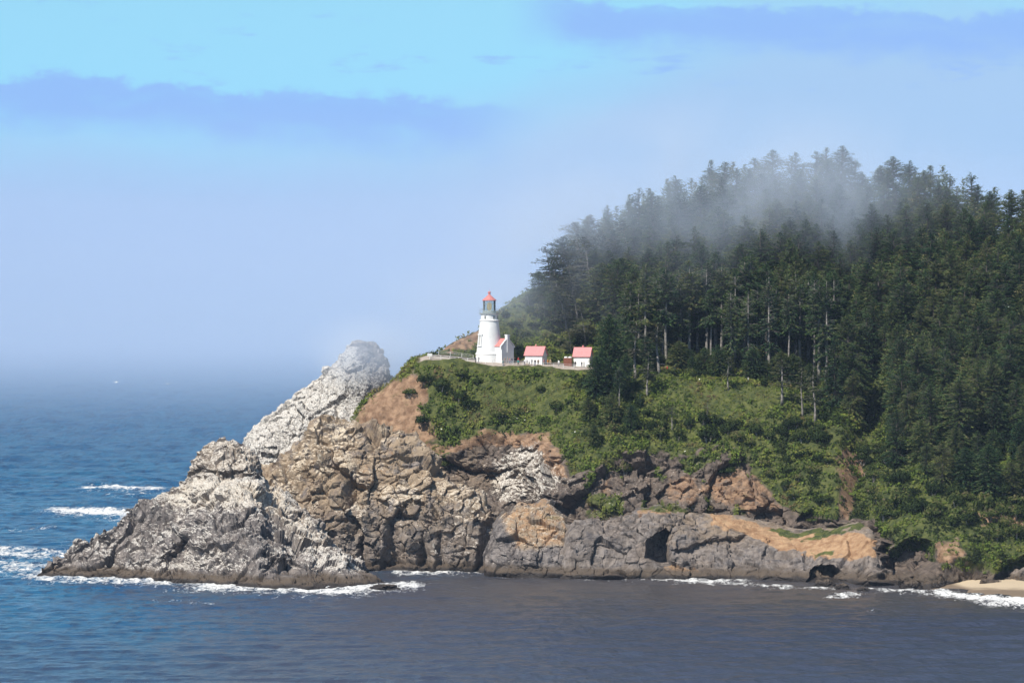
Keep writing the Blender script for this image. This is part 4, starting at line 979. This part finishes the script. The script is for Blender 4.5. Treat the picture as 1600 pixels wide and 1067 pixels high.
# ------------------------------------------------------------------ lighthouse
LX, LY, LZ = -6.09, 981.0, 52.75
def build_lighthouse():
    L = empty('lighthouse', (LX, LY, LZ)); tag(L, 'white conical lighthouse with red lantern roof and attached workroom on the cliff bench', 'lighthouse')
    MB().lathe([(3.62, -2.0), (3.62, 1.55), (3.72, 1.65), (3.72, 1.95), (3.50, 2.12), (3.42, 2.25), (3.38, 2.6), (3.02, 6.0), (2.70, 9.0), (2.50, 10.55)], 64).build('tower', M['white'], L)
    MB().lathe([(2.50, 10.5), (2.66, 10.62), (2.66, 10.85), (2.40, 11.0), (2.30, 11.05), (2.30, 12.25), (2.42, 12.35), (2.62, 12.55)], 64).build('watch_room', M['white'], L)
    MB().lathe([(2.62, 12.55), (2.72, 12.58), (2.72, 12.75), (1.7, 12.78)], 48).build('gallery', M['iron'], L)
    rail = MB()
    for z in (13.15, 13.55, 13.9): rail.tube([(2.6 * math.cos(a), 2.6 * math.sin(a), z) for a in np.linspace(0, 2 * math.pi, 33)], 0.025, 4)
    for a in np.linspace(0, 2 * math.pi, 25)[:-1]: rail.tube([(2.6 * math.cos(a), 2.6 * math.sin(a), 12.7), (2.6 * math.cos(a), 2.6 * math.sin(a), 13.92)], 0.022, 4)
    rail.build('gallery_railing', M['iron'], L)
    lr = MB().lathe([(1.74, 12.7), (1.74, 13.35), (1.68, 13.4)], 32).build('lantern_room', M['iron'], L)
    gl = MB().lathe([(1.62, 13.38), (1.62, 16.05)], 16, cap=False).build('pane', M['glass'], lr)
    fr = MB()
    for i in range(16):
        a = 2 * math.pi * i / 16; fr.tube([(1.66 * math.cos(a), 1.66 * math.sin(a), 13.3), (1.66 * math.cos(a), 1.66 * math.sin(a), 16.1)], 0.045, 4)
    for z in (14.3, 15.2, 16.05): fr.tube([(1.66 * math.cos(a), 1.66 * math.sin(a), z) for a in np.linspace(0, 2 * math.pi, 17)], 0.04, 4)
    fr.build('glazing_bar', M['iron'], lr)
    MB().lathe([(0.25, 12.8), (0.3, 13.6), (0.52, 13.75), (0.66, 14.3), (0.68, 14.6), (0.60, 15.1), (0.4, 15.45), (0.15, 15.6)], 20).build('lens', M['lens'], L, True)
    rf = MB().lathe([(1.95, 16.05), (1.95, 16.2), (1.72, 16.42), (1.2, 16.85), (0.62, 17.35), (0.36, 17.6), (0.30, 17.95)], 32).build('lantern_roof', M['red'], L)
    MB().lathe([(0.16, 17.9), (0.36, 18.05), (0.42, 18.25), (0.34, 18.45), (0.1, 18.55), (0.03, 18.6), (0.015, 19.4)], 16).build('ball_vent', M['red'], rf, True)
    # windows: radial direction angle, height, size
    for a, z, w, h in ((R(-118), 11.2, 0.42, 0.85), (R(-58), 11.2, 0.42, 0.85), (R(-20), 11.2, 0.42, 0.85)):
        r = 2.31; wn = MB().box((0, 0, 0), (0.1, w, h)).build('window', M['window'], L); wn.location = (r * math.cos(a), r * math.sin(a), z + 0.4); wn.rotation_euler = (0, 0, a)
        MB().box((0, 0, -h / 2 - 0.05), (0.22, w + 0.2, 0.1)).box((0, 0, h / 2 + 0.05), (0.18, w + 0.2, 0.1)).build('sill', M['trim'], wn)
    for a, z, w, h in ((R(-142), 5.4, 0.75, 2.6),):
        r = 3.0; wn = MB().box((0.0, 0, 0), (0.24, w, h)).build('window', M['recess'], L); wn.location = (r * math.cos(a), r * math.sin(a), z); wn.rotation_euler = (0, -0.10, a)
        MB().box((0.06, w / 2 + 0.18, 0), (0.5, 0.34, h + 0.5)).box((0.06, -w / 2 - 0.18, 0), (0.5, 0.34, h + 0.5)).box((0.1, 0, h / 2 + 0.28), (0.6, w + 1.0, 0.32)).box((0.1, 0, -h / 2 - 0.22), (0.6, w + 0.9, 0.22)).build('window_surround', M['white'], wn)
    # workroom: gabled, seen at its corner
    a = R(-40); ax = Vector((math.cos(a), math.sin(a), 0)); ay = Vector((-math.sin(a), math.cos(a), 0))
    corner = Vector((-2.74 - LX, 976.6 - LY, 0)); lw, ld, he, hr = 5.2, 5.0, 3.75, 5.85
    W = empty('workroom', (corner.x, corner.y, 0), a); W.parent = L
    m = MB(); x0, x1, y0, y1 = -lw, 0.0, 0.0, ld; ym = ld / 2
    vs = [(x0, y0, -1), (x1, y0, -1), (x1, y1, -1), (x0, y1, -1), (x0, y0, he), (x1, y0, he), (x1, y1, he), (x0, y1, he), (x0, ym, hr - 0.1), (x1, ym, hr - 0.1)]
    m.add(vs, [(0, 1, 5, 4), (1, 2, 6, 9, 5), (2, 3, 7, 6), (3, 0, 4, 8, 7), (4, 5, 9, 8), (6, 7, 8, 9)]); m.build('wall', M['white'], W)
    sl = math.atan2(hr - he, ym)
    def slope_quad(mb, xa, xb, ya, za, yb, zb, th):
        n = Vector((0, -(zb - za), (yb - ya))).normalized(); n = n if n.z > 0 else -n
        b = [Vector((xa, ya, za)), Vector((xb, ya, za)), Vector((xb, yb, zb)), Vector((xa, yb, zb))]; t = [v + n * th for v in b]
        mb.add(b + t, [(3, 2, 1, 0), (4, 5, 6, 7), (0, 1, 5, 4), (1, 2, 6, 5), (2, 3, 7, 6), (3, 0, 4, 7)])
    for ya, yb in ((-0.12, ym), (ld + 0.12, ym)):
        rm = MB(); slope_quad(rm, x0 + 0.35, x1 - 0.35, ya, he - 0.02, yb, hr, 0.14); rm.build('roof', M['red'], W)
    cp = MB()
    for xa, xb in ((x1 - 0.36, x1 + 0.10), (x0 - 0.1, x0 + 0.36)):
        for ya, yb in ((-0.22, ym), (ld + 0.22, ym)): slope_quad(cp, xa, xb, ya, he + 0.02, yb, hr + 0.16, 0.22)
        for ya in (-0.15, ld + 0.15): cp.box(((xa + xb) / 2, ya, he - 0.05), (xb - xa, 0.5, 0.5))
    cp.build('coping', M['trim'], W)
    cp2 = MB(); slope_quad(cp2, x0 + 1.55, x0 + 1.95, -0.2, he + 0.0, ym, hr + 0.14, 0.24); 
    cp2.box((x0 + 1.75, 0.05, he * 0.5 - 0.1), (0.5, 0.3, he)); cp2.build('buttress', M['white'], W)
    ch = MB().box((x1 - 0.18, ym, (hr + 7.0) / 2 - 1.8), (0.85, 0.9, 7.0 - hr + 3.6)).box((x1 - 0.18, ym, 6.85), (1.05, 1.1, 0.22)); ch.build('chimney', M['white'], W)
build_lighthouse()

def hut(px, Y, rz, w, d, he, hr, label):
    p = spot(px, Y); H = empty('oil_house', (p.x, p.y, p.z - 0.05), rz); tag(H, label, 'hut', 'pink-roofed huts beside the lighthouse')
    m = MB(); a, b = w / 2, d / 2
    vs = [(-a, -b, -1.2), (a, -b, -1.2), (a, b, -1.2), (-a, b, -1.2), (-a, -b, he), (a, -b, he), (a, b, he), (-a, b, he), (-a, 0, hr - 0.12), (a, 0, hr - 0.12)]
    m.add(vs, [(0, 1, 5, 4), (1, 2, 6, 9, 5), (2, 3, 7, 6), (3, 0, 4, 8, 7), (4, 5, 9, 8), (6, 7, 8, 9)]); m.build('wall', M['white'], H)
    for s in (-1, 1):
        rm = MB(); ov = 0.3; za = he - ov * (hr - he) / b; n = Vector((0, s * (hr - he), b)).normalized()
        q = [Vector((-a - ov, s * (b + ov), za)), Vector((a + ov, s * (b + ov), za)), Vector((a + ov, 0, hr)), Vector((-a - ov, 0, hr))]; t = [v + n * 0.13 for v in q]
        rm.add(q + t, [(3, 2, 1, 0), (4, 5, 6, 7), (0, 1, 5, 4), (1, 2, 6, 5), (2, 3, 7, 6), (3, 0, 4, 7)]); r = rm.build('roof', M['pinkred'], H)
        if s < 0: MB().lathe([(0.22, hr), (0.22, hr + 0.35), (0.3, hr + 0.4), (0.05, hr + 0.62)], 10).build('ridge_vent', M['pinkred'], r)
    f = MB()
    for s in (-1, 1): f.box((0, s * (b + 0.02), he - 0.16), (w + 0.06, 0.1, 0.2))
    f.build('cornice', M['trim'], H)
    dr = MB().box((a + 0.02, -0.6, 0.95), (0.08, 0.95, 1.95)).build('door', M['door'], H); MB().box((a + 0.08, -0.25, 0.95), (0.06, 0.06, 0.14)).build('handle', M['iron'], dr)
hut(837.5, 980.5, R(-16), 4.75, 4.9, 2.35, 4.55, 'white hut with pink-red gabled roof, nearer the lighthouse of the two')
hut(911.0, 979.5, R(-11), 4.3, 4.9, 2.6, 4.85, 'white hut with pink-red gabled roof at the edge of the dark trees')

def booth():
    p = spot(887.5, 977.5); H = empty('timber_booth', (p.x, p.y, p.z), R(-8)); tag(H, 'small red-brown timber booth against the wall of the right hut', 'booth')
    MB().box((0, 0, 0.9), (2.2, 1.8, 2.4)).build('wall', M['brownwood'], H)
    bt = MB()
    for i in range(9): bt.box((-1.0 + i * 0.25, -0.92, 0.9), (0.05, 0.05, 2.4))
    bt.build('batten', M['brownwood'], H)
    for x in (-0.55, 0.55): MB().lathe([(0.5, 2.1), (0.5, 2.3), (0.36, 2.45), (0.1, 2.52)], 14, (x, 0, 0)).build('roof_dome', M['trim'], H)
booth()

def fence(pts, label, mat, h=1.1, gap=2.2, rails=(0.35, 0.7, 1.08), rr=0.045):
    P0 = Vector(pts[0]); E = empty('path_fence', P0); tag(E, label, 'fence')
    d = [0.0]
    for a, b in zip(pts[:-1], pts[1:]): d.append(d[-1] + (Vector(b) - Vector(a)).length)
    A = np.array(pts); n = int(d[-1] / gap) + 1; s = np.linspace(0, d[-1], n)
    Q = np.stack([np.interp(s, d, A[:, k]) for k in range(3)], 1) - np.array(P0)
    pm = MB().box((0, 0, h / 2 - 0.2), (0.11, 0.11, h + 0.4)).mesh('post'); pm.materials.append(mat)
    for q in Q: link('post', pm, None, E, tuple(q))
    for z in rails: MB().tube([tuple(q + np.array([0, 0, z])) for q in Q], rr, 5).build('rail', mat, E)
def edge_pts(pxs, t): 
    out = []
    i = int(np.searchsorted(HT, t))
    for px in pxs: k = int(np.searchsorted(HPX, px)); out.append(tuple(HP[i, k] + np.array([0, 0, 0.0])))
    return out
fence(edge_pts(np.arange(674, 762, 6), 5.12), 'white rail fence along the seaward lip of the lighthouse path', M['trim'])
fence(edge_pts(np.arange(768, 935, 8), 5.10), 'thin grey rail fence along the path in front of the two huts', M['rail'], 1.0, 2.6, (0.5, 0.98), 0.03)
fence(edge_pts(np.arange(684, 742, 6), 5.95), 'pale rail fence on the inland side of the path left of the tower', M['trim'], 1.05, 2.4, (0.55, 1.02), 0.035)
def info_post():
    p = spot(671.5, 975); E = empty('information_board', p); tag(E, 'small white information board at the seaward end of the fence', 'sign')
    MB().box((0, 0, 0.5), (0.14, 0.14, 1.4)).build('post', M['trim'], E); MB().box((0, -0.08, 1.25), (1.3, 0.08, 0.75)).build('panel', M['trim'], E)
info_post()

# ------------------------------------------------------------------ visitors on the path
def person_mesh(seed):
    g = random.Random(seed); st = g.uniform(-0.16, 0.16); b1, b2 = g.uniform(-0.25, 0.1), g.uniform(-0.25, 0.1)
    J = {'pel': (0, 0, .95, .135), 'wai': (0, 0, 1.10, .125), 'che': (0, 0, 1.32, .15), 'nec': (0, 0, 1.49, .055), 'hd1': (0, -.015, 1.58, .085), 'hd2': (0, -.01, 1.68, .09),
         'sl': (-.18, 0, 1.42, .065), 'el': (-.25, .03, 1.14, .05), 'wl': (-.24, b1, .92, .036), 'fl': (-.235, b1 - .05, .82, .03),
         'sr': (.18, 0, 1.42, .065), 'er': (.25, .03, 1.14, .05), 'wr': (.24, b2, .92, .036), 'fr': (.235, b2 - .05, .82, .03),
         'hl': (-.10, 0, .88, .10), 'kl': (-.11, -st * .6, .50, .07), 'al': (-.115, -st, .09, .048), 'tl': (-.13, -st - .16, .04, .042),
         'hr': (.10, 0, .88, .10), 'kr': (.11, st * .6, .50, .07), 'ar': (.115, st, .09, .048), 'tr': (.13, st - .16, .04, .042)}
    E = [('pel', 'wai'), ('wai', 'che'), ('che', 'nec'), ('nec', 'hd1'), ('hd1', 'hd2'), ('che', 'sl'), ('sl', 'el'), ('el', 'wl'), ('wl', 'fl'), ('che', 'sr'), ('sr', 'er'), ('er', 'wr'), ('wr', 'fr'), ('pel', 'hl'), ('hl', 'kl'), ('kl', 'al'), ('al', 'tl'), ('pel', 'hr'), ('hr', 'kr'), ('kr', 'ar'), ('ar', 'tr')]
    k = list(J); me = bpy.data.meshes.new('skeleton'); me.from_pydata([J[n][:3] for n in k], [(k.index(a), k.index(b)) for a, b in E], [])
    o = bpy.data.objects.new('skeleton', me); COL.objects.link(o); o.modifiers.new('s', 'SKIN'); su = o.modifiers.new('u', 'SUBSURF'); su.levels = 1
    for i, n in enumerate(k): me.skin_vertices[0].data[i].radius = (J[n][3],) * 2; me.skin_vertices[0].data[i].use_root = (n == 'pel')
    dg = bpy.context.evaluated_depsgraph_get(); dg.update(); out = bpy.data.meshes.new_from_object(o.evaluated_get(dg)); bpy.data.objects.remove(o)
    out.name = 'person'; idx = []
    for p in out.polygons:
        c = p.center
        if c.z > 1.52: idx.append(3 if (c.z > 1.67 or c.y > 0.03) else 2)
        elif abs(c.x) > 0.205 and c.z < 0.93: idx.append(2)
        elif c.z > 0.93: idx.append(0)
        else: idx.append(1)
    out.materials.clear()
    for _ in range(4): out.materials.append(None)
    out.polygons.foreach_set('material_index', idx); out.polygons.foreach_set('use_smooth', [True] * len(idx)); return out
PM = [person_mesh(i) for i in range(3)]
CL = {}
def cloth(n, c): CL[n] = simple_mat('cloth_' + n, c, 0.85, 0.1, 6.0)
for n, c in dict(teal=(0.03, 0.26, 0.25), navy=(0.025, 0.035, 0.09), black=(0.02, 0.02, 0.022), white=(0.72, 0.72, 0.72), tan=(0.42, 0.30, 0.19), red=(0.48, 0.05, 0.045), pink=(0.62, 0.25, 0.26), orange=(0.60, 0.25, 0.06), denim=(0.07, 0.11, 0.2), grey=(0.22, 0.22, 0.23), brown=(0.14, 0.085, 0.05)).items(): cloth(n, c)
SKIN = simple_mat('skin', (0.52, 0.33, 0.24), 0.6, 0.05, 5); HAIR = simple_mat('dark_hair', (0.05, 0.035, 0.025), 0.7, 0.1, 8)
WORD = dict(teal='teal', navy='navy', black='black', white='white', tan='tan', red='red', pink='pink', orange='orange', denim='blue', grey='grey', brown='brown')
PEOPLE = [ # px, Y, top, trousers, where
 (743,974.5,'navy','black','standing at the left foot of the tower'),(748,975,'grey','denim','beside the figure in navy at the foot of the tower'),
 (786,973.2,'teal','denim','by the fence below the workroom gable'),(789,975.5,'tan','brown','leftmost in the group before the workroom gable'),(793,976,'tan','grey','in the group before the workroom, right of another in tan'),
 (796.5,975.2,'pink','denim','in the group before the workroom gable'),(800,976,'navy','denim','in the group right of the workroom gable'),(804.5,975.5,'black','black','in the dark-clothed group right of the workroom'),(810,976.4,'red','black','at the right end of the group beside the workroom'),
 (809.6,973.0,'teal','black','at the fence between workroom and left hut'),(820,973.6,'white','navy','before the left corner of the left hut'),(823.5,973.2,'navy','tan','before the left hut, between two in white'),(827,973.8,'white','black','before the left hut, right of one in navy'),
 (831,974.6,'grey','navy','against the wall of the left hut'),(836,973.0,'black','denim','at the fence before the middle of the left hut'),(841,973.3,'brown','black','at the fence before the right corner of the left hut'),
 (850,974.8,'pink','tan','just right of the left hut'),(856,975.0,'orange','tan','between the two huts, in the brightest top'),(860,975.2,'tan','tan','between the two huts, right of one in orange'),
 (873,974.4,'white','grey','alone between the two huts'),(899,973.4,'black','black','before the left of the right hut wall'),(909,973.4,'black','navy','before the middle of the right hut wall'),(912.5,973.5,'navy','black','before the right of the right hut wall'),
 (1043,970.5,'red','black','on the forest path under the trees'),(1054,971.5,'white','tan','on the forest path, right of one in red'),(1169,967.5,'white','denim','farthest along the forest path')]
for i, (px, Y, a, b, wh) in enumerate(PEOPLE):
    me = PM[i % 3].copy(); me.materials[0] = CL[a]; me.materials[1] = CL[b]; me.materials[2] = SKIN; me.materials[3] = HAIR
    p = spot(px, Y, 0.0); o = link('person', me, None, None, tuple(p)); o.rotation_euler = (0, 0, rnd.uniform(-2, 2)); s = rnd.uniform(0.94, 1.06); o.scale = (s, s, s)
    tag(o, 'person in %s and %s %s' % (WORD[a], WORD[b], wh), 'person', 'visitors on the headland path')

# ------------------------------------------------------------------ gulls
def gull(pos, rz, bank, label):
    m = MB(); m.tube([(0, -0.27, 0), (0, -0.2, 0.01), (0, -0.05, 0), (0, 0.12, 0), (0, 0.28, 0.01)], [0.02, 0.05, 0.085, 0.07, 0.015], 8)
    o = empty('gull', pos, rz); o.rotation_euler = (0, bank, rz)
    tag(o, label, 'bird'); m.build('body', M['birdwhite'], o, True)
    for s in (-1, 1):
        w = MB(); up = [(s * 0.05, -0.1, 0.03), (s * 0.35, -0.14, 0.14), (s * 0.68, 0.03, 0.08)]; lo = [(s * 0.05, 0.10, 0.02), (s * 0.35, 0.04, 0.13), (s * 0.68, 0.05, 0.08)]
        v = up + lo + [(x, y, z - 0.015) for x, y, z in up + lo]
        w.add(v, [(0, 1, 4, 3), (1, 2, 5, 4), (6, 9, 10, 7), (7, 10, 11, 8), (0, 6, 7, 1), (1, 7, 8, 2), (3, 4, 10, 9), (4, 5, 11, 10), (0, 3, 9, 6), (2, 8, 11, 5)]); w.build('wing', M['birdgrey'] if s > 0 else M['birdwhite'], o)
gull(tuple(at(262, 600, 840)), 0.6, 0.3, 'white gull gliding over the blue water left of the pointed stack')
gull(tuple(at(182, 597, 850)), 1.4, -0.4, 'gull gliding farther out over the blue water')
gull(tuple(at(1363, 953, 760)), 2.2, 0.3, 'white gull skimming the dark bay in front of the low cave')

# ------------------------------------------------------------------ sea fog and haze
def closed_box(name, lo, hi, mat, label):
    m = MB(); c = [(a + b) / 2 for a, b in zip(lo, hi)]; d = [b - a for a, b in zip(lo, hi)]; m.box((0, 0, 0), d)
    o = m.build(name, mat); o.location = c; return tag(o, label, 'haze', kind='stuff')
closed_box('haze', (-26000, -40, -30), (26000, 62000, 700), volume_mat('sea_haze', (0.56, 0.72, 0.98), 0.00003, -0.3), 'thin blue sea haze filling the air')
def fog_layer(y0, y1, top, dens, seed, x0=-9000, x1=9000):
    ny, nx = 26, 60; yy = np.linspace(y0, y1, ny); xx = np.linspace(x0, x1, nx)
    X, Y = np.meshgrid(xx, yy); P = np.stack([X, Y, 0 * X], -1)
    Z = top * (1 + 0.35 * fbm(P, (1500, 1500, 1), 3, seed)); Z = Z * (0.7 + 0.3 * sm(Y, y0, y0 + 0.15 * (y1 - y0)))
    T_ = P.copy(); T_[..., 2] = Z; Bt = P.copy(); Bt[..., 2] = -25
    V = np.concatenate([T_.reshape(-1, 3), Bt.reshape(-1, 3)]); n = ny * nx; gf = grid_faces(ny, nx)
    idx = np.arange(n).reshape(ny, nx); ring = np.concatenate([idx[0, :], idx[1:, -1], idx[-1, -2::-1], idx[-2:0:-1, 0]]); nxt = np.roll(ring, -1)
    side = np.stack([ring, ring + n, nxt + n, nxt], 1)
    o = link('fog_bank', mesh_np('fog_bank', V, np.concatenate([gf, gf[:, ::-1] + n, side]), True), volume_mat('fog_bank', (0.62, 0.755, 0.96), dens, -0.35))
    return o
tag(fog_layer(1500, 14000, 85, 0.00026, 1), 'thin sea fog lying over the water in front of the bank', 'fog', kind='stuff')
tag(fog_layer(2200, 15000, 130, 0.00022, 2), 'sea fog bank hiding the horizon', 'fog', kind='stuff')
tag(fog_layer(3000, 16000, 190, 0.00011, 3), 'taller sea fog behind the nearest bank', 'fog', kind='stuff')
tag(fog_layer(4200, 17000, 280, 0.00010, 4), 'thick far fog bank out at sea', 'fog', kind='stuff')
tag(fog_layer(5400, 18000, 400, 0.00010, 5), 'tallest and farthest fog bank out at sea', 'fog', kind='stuff')
def fog_wisp(c, r, dens, nscale, seed, label, lo=0.42, hi=0.75, rot=0.0):
    def shaped(t):
        tc = t.n('ShaderNodeTexCoord'); ln = t.n('ShaderNodeVectorMath', operation='LENGTH'); t.L(tc.outputs['Object'], ln.inputs[0])
        fall = t.step(ln.outputs['Value'], 1.0, 0.25)
        ge = t.n('ShaderNodeNewGeometry'); mp = t.n('ShaderNodeMapping'); mp.inputs['Location'].default_value = (seed * 3.7, seed * 1.3, 0); mp.inputs['Scale'].default_value = nscale
        t.L(ge.outputs['Position'], mp.inputs['Vector']); n = t.noise(mp.outputs[0], 1.0, 3, 0.55, 0.6)
        return t.math('MULTIPLY', t.math('MULTIPLY', fall, t.step(n, lo, hi)), dens)
    n, m = 20, 12; th = np.linspace(0, 2 * math.pi, n, endpoint=False); ph = np.linspace(-math.pi / 2, math.pi / 2, m)
    D = np.stack([np.cos(ph)[:, None] * np.cos(th)[None], np.cos(ph)[:, None] * np.sin(th)[None], np.repeat(np.sin(ph)[:, None], n, 1)], -1) * 1.03
    idx = np.arange(m * n).reshape(m, n); f = np.stack([idx[:-1], np.roll(idx[:-1], -1, 1), np.roll(idx[1:], -1, 1), idx[1:]], -1).reshape(-1, 4)
    mat = volume_mat('fog_wisp', (0.76, 0.85, 0.99), dens, -0.35, shaped); 
    o = link('fog_wisp', mesh_np('fog_wisp', D.reshape(-1, 3), f), mat); o.location = tuple(c); o.scale = r; o.rotation_euler = (0, rot, 0)
    return tag(o, label, 'fog', kind='stuff')
fog_wisp(at(1110, 292, 1040), (100, 62, 32), 0.017, (0.024, 0.016, 0.024), 1, 'fog drifting over the wooded crest of the headland', 0.30, 0.72)
fog_wisp(at(915, 400, 1000), (52, 40, 32), 0.017, (0.03, 0.02, 0.03), 2, 'fog drifting past the windswept trees of the seaward slope', 0.30, 0.75)
fog_wisp(at(575, 548, 1012), (22, 20, 13), 0.045, (0.05, 0.05, 0.05), 3, 'fog wrapped round the top of the pointed white stack', 0.22, 0.7)
fog_wisp(at(1320, 350, 1030), (30, 32, 26), 0.016, (0.05, 0.03, 0.022), 4, 'streak of fog sliding down the middle of the wood', 0.4, 0.7)
fog_wisp(at(730, 480, 985), (36, 26, 18), 0.012, (0.04, 0.03, 0.04), 5, 'faint fog around the lighthouse lantern', 0.25, 0.75)
